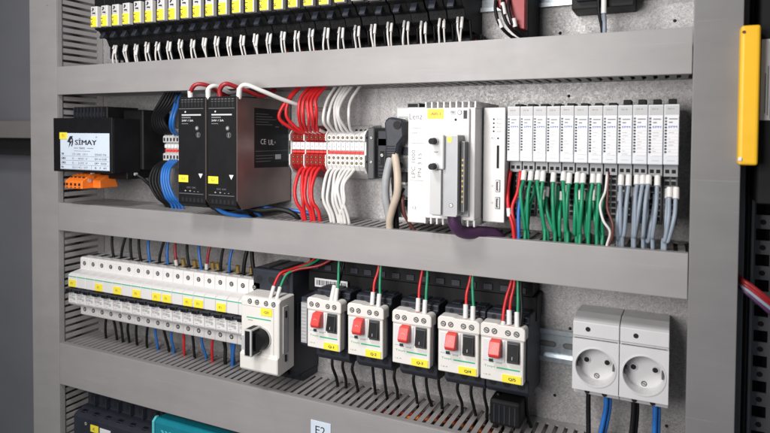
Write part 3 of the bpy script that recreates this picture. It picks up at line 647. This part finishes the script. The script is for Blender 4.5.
ends = [671,690.6,700.6,710.6,720.6,729.6,739.6]
gt = [667,674,680,686,696,705,711,718,724,732,738]; ge = [0,0,1,1,2,3,3,4,4,5,6]
gs = 'green wires below the I/O modules'
def drop(x, z, ex, ye, r, m, lab, grp, sl, d0=22):
    b1, b2 = jit(1.1), jit(1.0); sag = random.uniform(0, 5)
    ln = random.uniform(7.5, 9.5)
    wire([(x,d0,z),(x+jit(.3),d0-3.5,z-ln),(x+b1+(ex-x)*.25,d0-9-sag,z-ln-15-jit(3)),(ex+b2+(x-ex)*.25,d0-8-sag*.6,(z-ln-196)/2-14),(ex+b2*.3,(d0+ye)/2-4,-188),(ex,ye,-201),(ex,ye+2,-212)], r, m, lab, grp,
         [((x,d0+.5,z+1),(x,d0-3.4,z-ln+.5))] if sl else [], sr=r*1.5)
for k, (x, e) in enumerate(zip(gt, ge)):
    drop(x+jit(.6), -131+jit(1), ends[e]+jit(1.8), 14+jit(3), 1.85, 'green', f'sleeved green wire, front row under the I/O modules, {ORD[k]} from the left', gs, True)
for k, (x, e) in enumerate(((669,0),(676,0),(686,1),(689,2),(699,2),(702,2),(708,3),(716,4),(720,4),(723,5),(728,5),(733,6),(736,6),(741,6))):
    drop(x+jit(.6), -147+jit(4), ends[e]+jit(2.5), 20+jit(4), 1.75, 'green', f'green wire, shorter back row under the I/O modules, {ORD[k]} from the left', gs, k%3 != 1, 28)
g2 = [759,765,772,777,782,790,800,805]; e2 = [758.6,758.6,768.4,768.4,777.6,786.6,795.4,795.4]
for k, (x, ex) in enumerate(zip(g2, e2)):
    drop(x-1+jit(.5), (-131 if k < 6 else -141)+jit(1), ex+jit(1.6), 18+jit(4), 1.85, 'gwire', f'sleeved blue-grey wire, front row under the I/O modules, {ORD[k]} from the left', 'blue-grey wires below the I/O modules', True, 22)
for k, (x, ex) in enumerate(((757,757),(762,758.6),(769,768),(775,768.6),(780,777),(786,777.6),(797,795))):
    drop(x+jit(.5), -146+jit(4), ex+jit(2), 24+jit(3), 1.75, 'gwire', f'blue-grey wire, back row under the I/O modules, {ORD[k]} from the left', 'blue-grey wires below the I/O modules', k%2 == 0, 28)
wire([(745,24,-128),(744,18,-146),(740.5,10,-158),(744,5,-172),(750,5,-182),(747,8,-196),(746,10,-210)], 1.2, 'wwire', 'thin white wire twisting between the green and blue-grey wires', None)
wire([(746,24,-128),(746,18,-150),(747,10,-162),(752,5,-174),(752,6,-186),(748,9,-197),(747,11,-210)], 1.2, 'brown', 'thin brown wire twisting between the green and blue-grey wires', None)
for k, pts in enumerate(([(653,22,-130),(652,16,-150),(655,8,-168),(660,6,-184),(662,8,-210)],[(663,22,-130),(662,15,-150),(658,10,-166),(661,8,-184),(663,10,-210)])):
    wire(pts, 1.8, 'red', ('left','right')[k]+' one of the two crossing red wires right of the USB ports', 'crossing red wires', [((pts[2][0],pts[2][1],-166),(pts[2][0]+1,pts[2][1]-1,-174))] if k == 0 else [])
wire([(666,24,-130),(665,18,-150),(664,12,-170),(665,9,-190),(665,11,-212)], 1.8, 'blue', 'single blue wire between the red and green wires below the I/O modules', None)
t = tag(MB().box(P0, 656, 30, 79, -180, -120, M['black'], .5).build('spacer', None, (653,80,-180)), 'dark spacer between the controller and the first I/O terminal base', 'spacer')

# ------------------------------------------------------------------ miniature circuit breakers
def make_mcb(tagged, name='circuit_breaker'):
    t = thing('circuit_breaker', '', 'circuit breaker', (20,80,-364), 'white single-pole circuit breakers in a row')
    x0, x1 = 20.2, 37.75
    b = MB(); b.prism([(79,-277),(22,-276),(20,-278),(20,-293),(4,-295.5),(0,-298),(0,-315),(6,-315.5),(6,-321.5),(0,-322),(0,-338),(4,-342),(20,-343),(20,-360),(24,-362),(79,-362),(72,-330),(72,-308)], 'x', x0, x1, M['white'], .6)
    b.box(x0+3, x1-3, 30, 50, -276.5, -275.2, M['shade']); b.box(x0+5, x1-5, 34, 46, -275.6, -274.9, M['hole'])
    b.build('housing', t)
    s = MB(); s.cyl((x0+9,20.6,-284.5),(x0+9,19.8,-284.5),3.1,M['hole'],14); s.cyl((x0+9,20.5,-284.5),(x0+9,19.6,-284.5),1.9,M['steel'],12); s.box(x0+7.4,x0+10.6,19.4,19.7,-284.9,-284.1,M['hole']); s.build('terminal_screw', t); s = MB()
    s.cyl((x0+9,20.6,-352),(x0+9,19.8,-352),3.1,M['hole'],14); s.cyl((x0+9,20.5,-352),(x0+9,19.6,-352),1.9,M['steel'],12); s.build('terminal_screw', t)
    g = MB(); g.box(x0-.2, x1+.2, -4.5, 5, -320.6, -316.6, M['slate'], 1.2, 2); g.box(x0+3.5, x1-3.5, -7.5, 4, -321, -315.6, M['black'], 1, 2); g.box(x0+5,x1-5,-6.6,-5.6,-320,-316.6,M['black'],.3); g.build('toggle', t)
    q = MB(); q.box(x0+.3 , x1-.3, -.16, .1, -300.4, -299.2, M['gline'])
    q.box(x0+1.5,x1-1.5,-.3,.1,-337,-336.4,M['shade']); q.box(x0+1.2,x0+1.8,-.3,.1,-336.6,-323,M['shade']); q.box(x0+3,x0+6,-.16,.1,-326,-325.2,M['gink']); q.box(x0+8,x1-3,-.16,.1,-327,-326.5,M['gink']); q.text('C16', 2.4, (x0+3,-.18,-331.5), M['gink'], w=7); q.box(x0+4,x0+8,-.16,.1,-335,-334.6,M['gink'])
    q.box(x0+11,x0+14.5,-.5,.1,-333,-329.5,M['shade'],.2)
    q.build('printed_markings', t)
    if tagged: MB().box(x0+2.2, x0+16.8, -.8, .1, -314.4, -304.2, M['yellow'], .3).text('F1', 3.4, (x0+7,-.92,-311), M['ink']).build('yellow_tag', t)
    return t
m1 = make_mcb(True); m2 = make_mcb(False)
first = {True: m1, False: m2}; used = set()
for i in range(18):
    tg = i in (0,3,5,7,9,10,12,13,15)
    end = f'{ORD[i]} breaker from the left duct' if i < 9 else f'{ORD[17-i]} breaker from the rotary switch'
    lab = f'white circuit breaker {"with" if tg else "without"} yellow tag, {end}'
    if tg not in used: used.add(tg); o = first[tg]; o['label'] = lab; o.location.x += 18*i*S
    else: copy_tree(first[tg], (18*i-(0 if tg else 18*[k for k in range(18) if k not in (0,3,5,7,9,10,12,13,15)][0]),0,0), lab)
tw = [66,87,103,120,138,161,173,188,210,231,245,268,282,306,319]; tc = ['bwire','bwire','bwire','bwire','blue','bwire','blue','red','bwire','blue','red','bwire','blue','bwire','bwire']
nmc = {'bwire':'black','blue':'blue','red':'red'}
for k, (x, c) in enumerate(zip(tw, tc)):
    dx = jit(5); r = 1.9 if k < 13 else 2.6
    wire([(x-dx*.8,38,-279),(x-dx*.4,37,-268),(x+dx*.3,38,-254),(x+dx,42,-238),(x+dx,46,-224)], r, c if c != 'red' else 'dkred', f'{nmc[c]} wire above the breaker row, {ORD[k]} wire from the left', 'wires above the breaker row',
         [((x-dx*.8,37,-277),(x-dx*.5,36,-267))] if k in (7,10) else [], sr=2.4)
for k, x in enumerate((184,197,217,226,248,258,275,290,312,325)):
    tag(MB().cyl((x,44,-276),(x+jit(1),42,-266),2.9,M['brass'],12).build('cable_lug', None, (x,44,-276)), f'brass coloured cable lug behind the breaker row, {ORD[k]} from the left', 'cable lug', 'brass lugs above the breakers')
bwx = [42,57,71,88,104,126,141,158,172,193,210,227,246,264,278]; bc = ['bwire','bwire','bwire','bwire','bwire','bwire','blue','bwire','blue','red','bwire','blue','red','bwire','blue']
for k, (x, c) in enumerate(zip(bwx, bc)):
    dx = jit(4); r = 1.8 if k < 13 else 2.4
    wire([(x-dx,46,-356),(x-dx*.5,46,-366),(x+dx*.3,47+jit(2),-380),(x+dx,49+jit(2),-398),(x+dx,50,-414)], r, c, f'{nmc[c]} wire below the breaker row, {ORD[k]} wire from the left', 'wires below the breaker row')
wire([(284,44,-356),(284,44,-368),(281,45,-384),(278,47,-402),(278,48,-416)], 2.4, 'blue', 'thick blue wire at the right end below the breaker row', 'wires below the breaker row')

# ------------------------------------------------------------------ rotary motor switch
t = thing('rotary_switch', 'white switch with large black rotary handle, at the end of the breaker row', 'motor switch', (362,80,-400))
b = MB(); b.prism([(79,-262),(22,-260),(20,-262),(20,-378),(30,-390),(79,-392)], 'x', 333, 391.5, M['slate'], .9)
for x in (342.5,361,381): b.cyl((x,20.4,-273),(x,19.7,-273),4.6,M['hole'],16)
for x in (342.5,361,381): b.cyl((x,20.4,-384),(x,25,-384),4,M['hole'],16)
for k in range(3): b.box(336+20*k,350+20*k,30,74,-261.2,-259.6,M['dgrey'],.5)
b.prism([(79,-392),(40,-391),(46,-402),(79,-404)], 'x', 336, 390, M['slate'], .8)
b.box(391,392.6,30,70,-330,-300,M['black'],.4)
b.build('body', t)
b = MB(); b.prism([(22,-286),(-6,-287),(-10,-290),(-10,-353),(-13,-354.5),(-13,-373),(-8,-376.5),(22,-374)], 'x', 338.5, 393, M['cream'], 1.2)
b.box(385.5,386.2,-10.3,-9,-352,-297,M['shade']); b.box(339.5,385.5,-10.3,-9.6,-297.8,-297.3,M['shade'])
b.box(392.4,393.6,-2,8,-352,-296,M['shade'],.6); b.box(393,394,2,5,-310,-302,M['hole']); b.box(393,394,2,5,-362,-354,M['hole'])
b.box(339,345,-10.5,-9.6,-352,-334,M['shade'],.4)
cv = b.build('front_cover', t)
for x in (351.5,362,375,385.5): MB().screw(x,-10.1,-292.4,3.1).build('terminal_screw', cv)
MB().box(367.5,384,-10.7,-10,-307,-298.2,M['yellow'],.3).text('-Q0', 3.4, (371.5,-10.85,-304.4), M['ink'], w=8).build('yellow_tag', t)
MB().box(347,382,-10.3,-10,-312.2,-310.9,M['gline']).box(349,356,-10.3,-10,-315,-314.4,M['gink']).build('printed_markings', t)
b = MB(); b.cyl((369.5,-9.6,-334),(369.5,-12,-334),13.2,M['shade'],36); b.cyl((369.5,-12,-334),(369.5,-24,-334),12.2,M['black'],36,11.2)
b.box(360,370.5,-32,-14,-350,-318,M['black'],1.8,2); b.box(361.2,361.8,-32.2,-31.6,-345,-323,M['mgrey'])
b.build('rotary_handle', t)
rg = 'control wires bending over the rotary switch'
wire([(376,-2,-286),(376,6,-272),(379,14,-261),(388,26,-257),(404,40,-250),(418,52,-232)], 1.6, 'red', 'red wire bending over the dark body of the rotary switch', rg, [((376,-3,-288),(376,4,-275))], sr=2.4)
wire([(385,-2,-286),(385,6,-273),(388,14,-261),(397,26,-256),(412,40,-248),(426,52,-232)], 1.6, 'green', 'green wire bending over the dark body of the rotary switch', rg, [((385,-3,-288),(385,4,-275))], sr=2.4)
wire([(382,14,-263),(398,22,-256),(424,32,-250),(452,42,-232)], 1.7, 'dkred', 'darker red wire lying behind the red and green pair over the rotary switch', rg)

t = thing('auxiliary_contact', 'slim grey ribbed contact block between the rotary switch and the first red-button breaker', 'contact block', (417,80,-345))
b = MB(); b.box(412,424,8,79,-340,-284,M['slate'],.6); b.box(413,422,5.5,8.2,-337,-289,M['mgrey'],.5)
for k in range(11): b.box(414,421,5.1,5.8,-334.5+4*k,-332.6+4*k,M['shade'])
b.build('housing', t)

# ------------------------------------------------------------------ motor protection breakers with red/black buttons
def make_gv():
    x0 = 425
    t = thing('motor_breaker', '', 'motor breaker', (x0,80,-364), 'motor breakers with red and black push buttons')
    b = MB(); b.prism([(79,-277),(24,-275),(20,-276.5),(20,-282),(10,-285),(10,-335),(20,-341),(20,-353),(26,-359),(79,-364)], 'x', x0+.4, x0+44.6, M['slate'], .7)
    for k in range(3):
        b.cyl((x0+8+14.5*k,20.6,-279.6),(x0+8+14.5*k,19.7,-279.6),2.6,M['hole'],14); b.cyl((x0+8+14.5*k,20.6,-346.5),(x0+8+14.5*k,19.7,-346.5),4,M['hole'],14)
        b.box(x0+3+14*k,x0+13+14*k,34,60,-276.4,-274.6,M['slate'],.4)
    b.build('body', t)
    c = MB()
    c.prism([(x0+2.5,-280),(x0+17,-280),(x0+19,-281),(x0+42.5,-281),(x0+44.8,-283.5),(x0+44.8,-294),(x0+.2,-294),(x0+.2,-282.5)], 'y', -1.5, 13, M['cream'], .8)
    c.box(x0+.4, x0+43.2, 0, 11, -337.8, -293.6, M['cream'], .8)
    c.box(x0+1.5,x0+42,-.2,.2,-295.4,-294.8,M['shade']); c.box(x0+3,x0+25,-1,.2,-318,-296,M['cool'],.5)
    cv = c.build('front_cover', t)
    for x in (6.5,14.5,28,36.5): MB().screw(x0+x,-1.6,-287.6,2.9).build('terminal_screw', cv)
    r = MB(); r.prism([(0,-313.5),(-10,-311.5),(-12,-308),(-7,-296),(0,-295)], 'x', x0+11, x0+22, M['redp'], .7); r.text('O', 3.6, (x0+14.8,-9.1,-304), M['sheet'], up=(0,-.36,.93)); r.build('red_button', cv)
    k = MB(); k.box(x0+27,x0+39.8,-1.4,.3,-317.5,-295.5,M['dgrey'],.5); k.prism([(-1,-316.5),(-6,-314),(-3,-297),(-1,-296.5)], 'x', x0+28, x0+38.8, M['black'], .5); k.text('I', 3, (x0+33,-5.9,-312), M['lgrey'], up=(0,.18,.98)); k.build('black_button', cv)
    q = MB(); q.box(x0+17,x0+40,-.22,.1,-324.6,-323.3,M['gline']); q.text('Tesys', 2.6, (x0+4,-.2,-325), M['gline'], w=11)
    q.box(x0+9,x0+13.5,-1.3,.1,-318.8,-315.4,M['ink'],.2); q.cyl((x0+5,-.2,-311),(x0+5,.2,-311),1.4,M['gink'],10); q.box(x0+16,x0+22,-.6,.1,-319.6,-315,M['shade'],.2)
    q.text('1,6 A', 1.5, (x0+4,-.2,-333), M['gink'], w=7)
    q.build('printed_markings', t)
    return t
gv = make_gv(); gx = [0,53.5,107.5,160,205]
gl = ['first motor breaker from the rotary switch, its yellow tag reading Q-1','second motor breaker from the rotary switch, its yellow tag reading Q-2','middle one of the five red-button motor breakers, yellow tag Q-3','fourth red-button motor breaker, touching the rightmost one, yellow tag Q/4','rightmost red-button motor breaker next to the bare mounting rail, yellow tag Q/5']
for k in range(5):
    o = gv if k == 0 else copy_tree(gv, (gx[k],0,0), gl[k])
    o['label'] = gl[k]
for k, o in enumerate([o for o in C.objects if o.name.startswith('motor_breaker') and o.parent is None]):
    x0 = 425+gx[k]; o.rotation_euler = (0, math.radians((.35,-.3,.4,-.2,.15)[k]), 0)
    MB().box(x0+22.5, x0+41.5, -.8, .1, -337, -329.2, M['yellow'], .2).text(('Q-1','Q-2','Q-3','Q/4','Q/5')[k], 3.4, (x0+29,-.95,-335), M['ink'], bold=True, w=7).build('yellow_tag', o)
    gw = 'control wires dropping to the motor breakers'; nm = f'the {ORD[k]} motor breaker from the left'
    xa, xb = x0+28, x0+36
    def sl(x): return [((x,2,-285),(x-1.5,11,-270))]
    if k > 0:
        wire([(xa,2,-284),(xa-1,9,-272),(xa-1+jit(1),12,-258),(xa+jit(2),16,-244),(xa+1,20,-228)], 1.6, 'red', f'red wire with white sleeve dropping to {nm}', gw, [((xa,4,-281),(xa-1.4,9,-268))], sr=2.6)
    wire([(xb,2,-285),(xb-1,9,-274),(xb-2+jit(1),12,-260),(xb-3.5+jit(2),16,-244),(xb-4,20,-228)], 1.6, 'green', f'green wire with white sleeve dropping to {nm}', gw, [((xb,3,-283),(xb-1.6,9,-269))], sr=2.6)
    if k == 0: wire([(xa+4,4,-284),(xa+4,12,-272),(xa+6,22,-250),(xa+7,28,-226)], 1.7, 'bwire', f'dark wire behind the green one above {nm}', gw, [((xa+3,2,-283),(xa+3.4,9,-266))], sr=3)
    if k == 4:
        wire([(xa-6,2,-284),(xa-7,9,-270),(xa-5,12,-256),(xa-2,16,-243),(xa,20,-228)], 1.6, 'red', f'second, leftmost red wire dropping to {nm}', gw, [((xa-6,1,-285),(xa-6,5,-279))], sr=2.3)
        wire([(xb+3,4,-282),(xb+3,10,-266),(xb+1,14,-250),(xb-1,22,-226)], 1.7, 'bwire', f'dark wire beside the green one at {nm}', gw)
    for j in range(3):
        x = x0+8+14.5*j
        wire([(x,46,-352),(x+jit(.6),46,-361),(x+jit(1.5),45+jit(2),-374),(x+1+jit(2),49+jit(2),-390),(x+2+jit(2),52,-402),(x+2,54,-416)], 1.8, 'bwire', f'{ORD[j]} of three black wires under {nm}', 'black wires below the motor breakers')
b = MB(); b.box(400, 672, 44, 79, -262, -240, M['black'], 1); b.box(396, 676, 48, 79, -288, -262, M['black'], 1)
for k in range(15): b.box(404+18*k, 414+18*k, 42.6, 44.4, -259, -252, M['slate'], .4)
t = thing('busbar_block', 'long black busbar block behind and above the motor breakers, barcode sticker on it', 'busbar', (536,80,-288))
b.build('housing', t)
b = MB(); b.box(408.5, 454, 43, 43.9, -280, -269.5, M['sheet']); x = 411
for k, wd in enumerate((1,.5,1.6,.5,1,1.2,.5,.6,1.6,1,.5,1.2,.6,.5,1.4,1,.5,.6,1.2,.5,1.6,.5,1,.6)):
    b.box(x, x+wd, 42.85, 43.1, -277.8, -271.6, M['ink']); x += wd+.85
b.build('barcode_sticker', t)
b = MB(); b.box(634, 666, 22, 52, -393, -366, M['black'], 3.5, 3)
for k in range(5): b.box(638+5.4*k, 640+5.4*k, 21.4, 23, -390, -371, M['slate'], .4)
tag(b.build('relay_block', None, (650,40,-398)), 'small black ribbed block hanging below the rightmost motor breaker', 'block')
wire([(640,34,-364),(640,35,-380),(638,36,-400),(638,38,-416)], 2, 'bwire', 'black wire running down beside the small black ribbed block', None)

# ------------------------------------------------------------------ sockets
def make_socket():
    x0, x1 = 716.3, 758.6; f = 20; cx, cz, r = (x0+x1)/2, -315.2, 19.4
    t = thing('power_socket', '', 'power socket', (x0,80,-345), 'grey rail-mounted power sockets')
    b = MB(); m = M['socket']
    b.prism([(79,-270),(44,-263.5),(24,-269.5),(f+1,-272),(f+1,-287),(f+3,-287.5),(f+3,-288.8),(f+1,-289.2),(f+1,-338),(28,-339.5),(30,-349),(79,-352)], 'x', x0+.2, x1-.2, M['socket'], .5)
    b2 = MB(); n = 48                     # face plate with a round well
    def sq(a):
        c, s_ = math.cos(a), math.sin(a); hx = (x1-x0)/2-.2; zt_, zb_ = -289.4-cz, -338.8-cz
        k = min(hx/abs(c) if abs(c) > 1e-6 else 1e9, (zt_/s_) if s_ > 1e-6 else ((zb_/s_) if s_ < -1e-6 else 1e9)); return (cx+k*c, cz+k*s_)
    co = [math.atan2(zz-cz, xx-cx) for xx in (x0+.2, x1-.2) for zz in (-289.4,-338.8)]
    A = sorted([2*math.pi*k/n-math.pi for k in range(n)]+co); n = len(A)
    O = [(*sq(a),) for a in A]
    vs = [(o[0], f-1, o[1]) for o in O]+[(cx+r*math.cos(a), f-1, cz+r*math.sin(a)) for a in A]+[(o[0], f+1.1, o[1]) for o in O]
    b2.faces(vs, [(i,(i+1)%n,n+(i+1)%n,n+i) for i in range(n)], m)
    b2.faces(vs, [(i,2*n+i,2*n+(i+1)%n,(i+1)%n) for i in range(n)], m)
    # rim + well wall + floor, as rings
    prof = [(r,f-1),(r-.2,f-1.6),(r-1.3,f-1.7),(r-1.6,f-1),(r-2.2,f+15)]
    rings = [[(cx+q*math.cos(a), y_, cz+q*math.sin(a)) for a in A] for q, y_ in prof]
    fl = [v for g in rings for v in g]
    b2.faces(fl, [(j*n+i, j*n+(i+1)%n, (j+1)*n+(i+1)%n, (j+1)*n+i) for j in range(len(prof)-1) for i in range(n)], m, False)
    b2.faces([(cx+(r-2.2)*math.cos(a), f+15, cz+(r-2.2)*math.sin(a)) for a in A], [tuple(range(n))], m)
    # cut the solid behind by making it a shell: front body starts deeper than the well
    b.bm.free(); b = MB()
    b.prism([(79,-272),(42,-268.5),(24,-271.8),(f,-273.2),(f,-286.6),(f+2,-287.2),(f+2,-289.3),(79,-289.3)], 'x', x0+.2, x1-.2, m, .45)
    b.box(x0+.2, x0+1.4, f+1.1, 79, -338.8, -289.3, m); b.box(x1-1.4, x1-.2, f+1.1, 79, -338.8, -289.3, m)
    b.prism([(f+1.1,-338.8),(28,-338.8),(79,-338.8),(79,-348),(30,-346.3),(28,-341)], 'x', x0+.2, x1-.2, m, .3)
    b.box(x0+1.4, x1-1.4, 36.5, 79, -338.8, -289.3, m)
    b.cyl((x0+14,f+.3,-279.5),(x0+14,f-.25,-279.5),2.3,M['hole'],14)
    b.build('housing', t)
    b2.build('face_plate', t)
    i_ = MB()
    for sx in (-9.5, 9.5): i_.cyl((cx+sx,f+15.2,cz+1.5),(cx+sx,f+13.6,cz+1.5),3.4,M['socket'],16); i_.cyl((cx+sx,f+15,cz+1.5),(cx+sx,f+13.3,cz+1.5),2.5,M['hole'],14)
    i_.build('pin_hole', t)
    e = MB()
    for sx in (-1,1): e.box(cx+sx*(r-3.4)-1, cx+sx*(r-3.4)+1, f+4, f+14.8, cz-3, cz+2, M['dgrey'], .3)
    e.build('earth_clip', t)
    MB().screw(cx,f+14.9,cz-13.5,2.6).build('screw', t)
    w = MB()
    for k in (0,1): w.cyl((x0+13+16*k,29.8,-343.2),(x0+13+16*k,28.2,-343),2.4,M['hole'],14)
    w.build('terminal_opening', t)
    return t
so = make_socket(); so['label'] = 'left of the two grey power sockets, next to the bare mounting rail'
copy_tree(so, (42.6,0,0), 'right of the two grey power sockets, nearest the vertical right duct')
sg = 'supply wires below the sockets'
for k, (x, c, e) in enumerate(((729.5,'bwire',730.5),(746,'blue',741),(771,'bwire',769),(790,'blue',789.5))):
    nm = nmc[c]; s_ = 'left' if k < 2 else 'right'
    wire([(x,40,-346),(x,39,-360),((x+e)/2,38,-376),(e,36,-392),(e,36,-418)], 2.3, c, f'{nm} wire below the {s_} power socket', sg)
    if k > 0: wire([(x+2.4,44,-346),(x+3,43,-360),((x+e)/2+3,42,-378),(e+2.6,42,-394),(e+2,42,-418)], 2.1, c, f'second {nm} wire, just behind, below the {s_} power socket', sg)

# ------------------------------------------------------------------ E2 label, screws
b = MB(); b.box(431, 457.5, -.9, -.05, -441, -421.5, M['paper'], .2)
b.text('E2', 9, (437.5,-1.05,-436), M['ink'], w=13); tag(b.build('duct_label', None, (444,0,-431)), 'small pale label reading E2 on the face of the lowest duct', 'label')

# ------------------------------------------------------------------ devices under the lowest duct
t = thing('motor_contactor', 'dark slate contactor with yellow and white tags in the bottom left corner', 'contactor', (96,80,-600))
b = MB(); b.prism([(79,-476),(30,-474),(28,-476),(28,-494),(10,-498),(4,-502),(4,-600),(79,-600)], 'x', 24, 172, M['slate'], 1)
for k in range(6): b.box(32+24*k, 44+24*k, 26.6, 34, -489, -479, M['hole'], .5); b.box(46+24*k,48+24*k,20,28.5,-492,-478,M['slate'],.4)
for k in range(6): b.box(33+24*k, 43+24*k, 9, 16, -500, -496.5, M['black'], .6)
b.build('housing', t)
MB().box(60, 76, 3.1, 4.1, -519, -509, M['yellow'], .3).text('-K', 4, (64,2.95,-516), M['ink']).build('yellow_tag', t)
MB().box(79, 100, 3.1, 4.1, -518, -510, M['sheet'], .3).build('white_tag', t)
b = MB(); b.screw(50,3.8,-510,3.2); b.build('terminal_screw', t)
t = thing('drive_unit', 'teal device with bright edge under the lowest duct, right of the dark contactor', 'drive', (240,80,-640))
b = MB(); b.prism([(79,-476),(8,-474),(3,-478),(3,-640),(79,-640)], 'x', 184, 330, M['teal'], 1.2); b.build('housing', t)
b = MB(); b.prism([(4,-640),(4,-479),(8,-475.3),(11,-475.3),(11,-473),(7,-473),(1.6,-477.6),(1.6,-640)], 'x', 180.5, 184, M['tealed'], .5); b.build('bright_edge', t)
b = MB()
for k in range(3): b.prism([(196+7*k,-487),(200+7*k,-492),(196+7*k,-497),(198.5+7*k,-497),(202.5+7*k,-492),(198.5+7*k,-487)], 'y', 2.2, 3, M['tealed'])
b.build('arrow_mark', t)
b = MB()
for k in range(9): b.box(200+14*k,208+14*k,20,70,-474.8,-473.2,M['slate'],.4)
b.build('cooling_slots', t)

# ------------------------------------------------------------------ right edge: yellow bar, grey unit, cables
t = thing('door_latch', 'rounded amber-yellow bar with small white fittings, right of the vertical right duct', 'latch', (857,-10,-118))
b = MB(); b.box(849, 863, -14, 14, -117, -3.5, M['amber'], 2.6, 3); b.build('yellow_bar', t)
b = MB(); b.cyl((851,-14.6,-9),(851,-13,-9),1.3,M['brown'],10); b.build('rivet', t)
b = MB(); b.box(849,852,-15,-12,-114,-110.5,M['sheet'],.7); b.build('white_clip', t)
t = thing('labelled_unit', 'black unit with white printed label at the right edge of the picture', 'unit', (885,20,-110))
MB().box(864.8, 930, 6, 90, -150, 60, M['black'], 1).build('housing', t)
b = MB(); b.box(865.5, 900, 5.3, 6.1, -80, -13, M['sheet'], .8, 2); b.build('white_label', t)
b = MB()
for k in range(6): b.box(868.5+1.9*k, 869.3+1.9*k, 5.1, 5.4, -76+jit(3), -40+jit(5), M['gink'])
b.build('printed_markings', t)
cg = 'coloured cables crossing the right frame post'
for k, (m, nm) in enumerate((('dkred','upper dark red'),('dkred','lower dark red'),('mgrey','grey-violet'),('purple','purple'))):
    wire([(850,34,-212-2.2*k),(856,14,-216-2.6*k),(864,10,-221-3*k),(874,10,-229-3.2*k),(886,16,-240-3.4*k),(900,24,-262)], 1.9, m if m != 'mgrey' else 'gwire', f'{nm} cable crossing the frame post at the right edge', cg)

# ------------------------------------------------------------------ camera (35 mm-film equivalent of a slightly wide lens, shifted as in a cropped photo)
pos = Vector((801.79, -584.61, -93.73))*S
yaw, pitch, roll, F = -.44522, -.029068, .006578, 606.24
f = Vector((math.sin(yaw)*math.cos(pitch), math.cos(yaw)*math.cos(pitch), math.sin(pitch))); r = Vector((math.cos(yaw), -math.sin(yaw), 0)); u = r.cross(f)
c, s_ = math.cos(roll), math.sin(roll); R_ = c*r+s_*u; U_ = -s_*r+c*u
cam = bpy.data.cameras.new('camera'); co = bpy.data.objects.new('camera', cam); C.objects.link(co)
mw = Matrix((R_, U_, -f)).transposed().to_4x4(); mw.translation = pos; co.matrix_world = mw
cam.sensor_width = 36; cam.lens = F/770*36; cam.shift_y = -(216.5-151.87)/770; cam.clip_start = .01; cam.clip_end = 20
cam.dof.use_dof = True; cam.dof.focus_distance = .70; cam.dof.aperture_fstop = 7.5
bpy.context.scene.camera = co

# ------------------------------------------------------------------ light
w = bpy.data.worlds.new('World'); bpy.context.scene.world = w; w.use_nodes = True
w.node_tree.nodes['Background'].inputs['Color'].default_value = (.80,.86,1,1); w.node_tree.nodes['Background'].inputs['Strength'].default_value = .10
def area(name, loc, tgt, size, power, col, sy=None):
    l = bpy.data.lights.new(name, 'AREA'); l.energy = power; l.color = col; l.size = size
    if sy: l.shape = 'RECTANGLE'; l.size_y = sy
    o = bpy.data.objects.new(name, l); C.objects.link(o); o.location = Vector(loc)*S
    o.rotation_euler = (Vector(tgt)*S-o.location).to_track_quat('-Z', 'Y').to_euler(); return o
area('frontal_lamp', (450,-720,-20), (430,40,-220), .40, 6.4, (1,.97,.95))
area('overhead_lamp', (380,-560,520), (430,40,-240), .16, 4.8, (1,.98,.97))
vs = bpy.context.scene.view_settings; vs.view_transform = 'Standard'; vs.look = 'None'; vs.exposure = .1; vs.gamma = 1
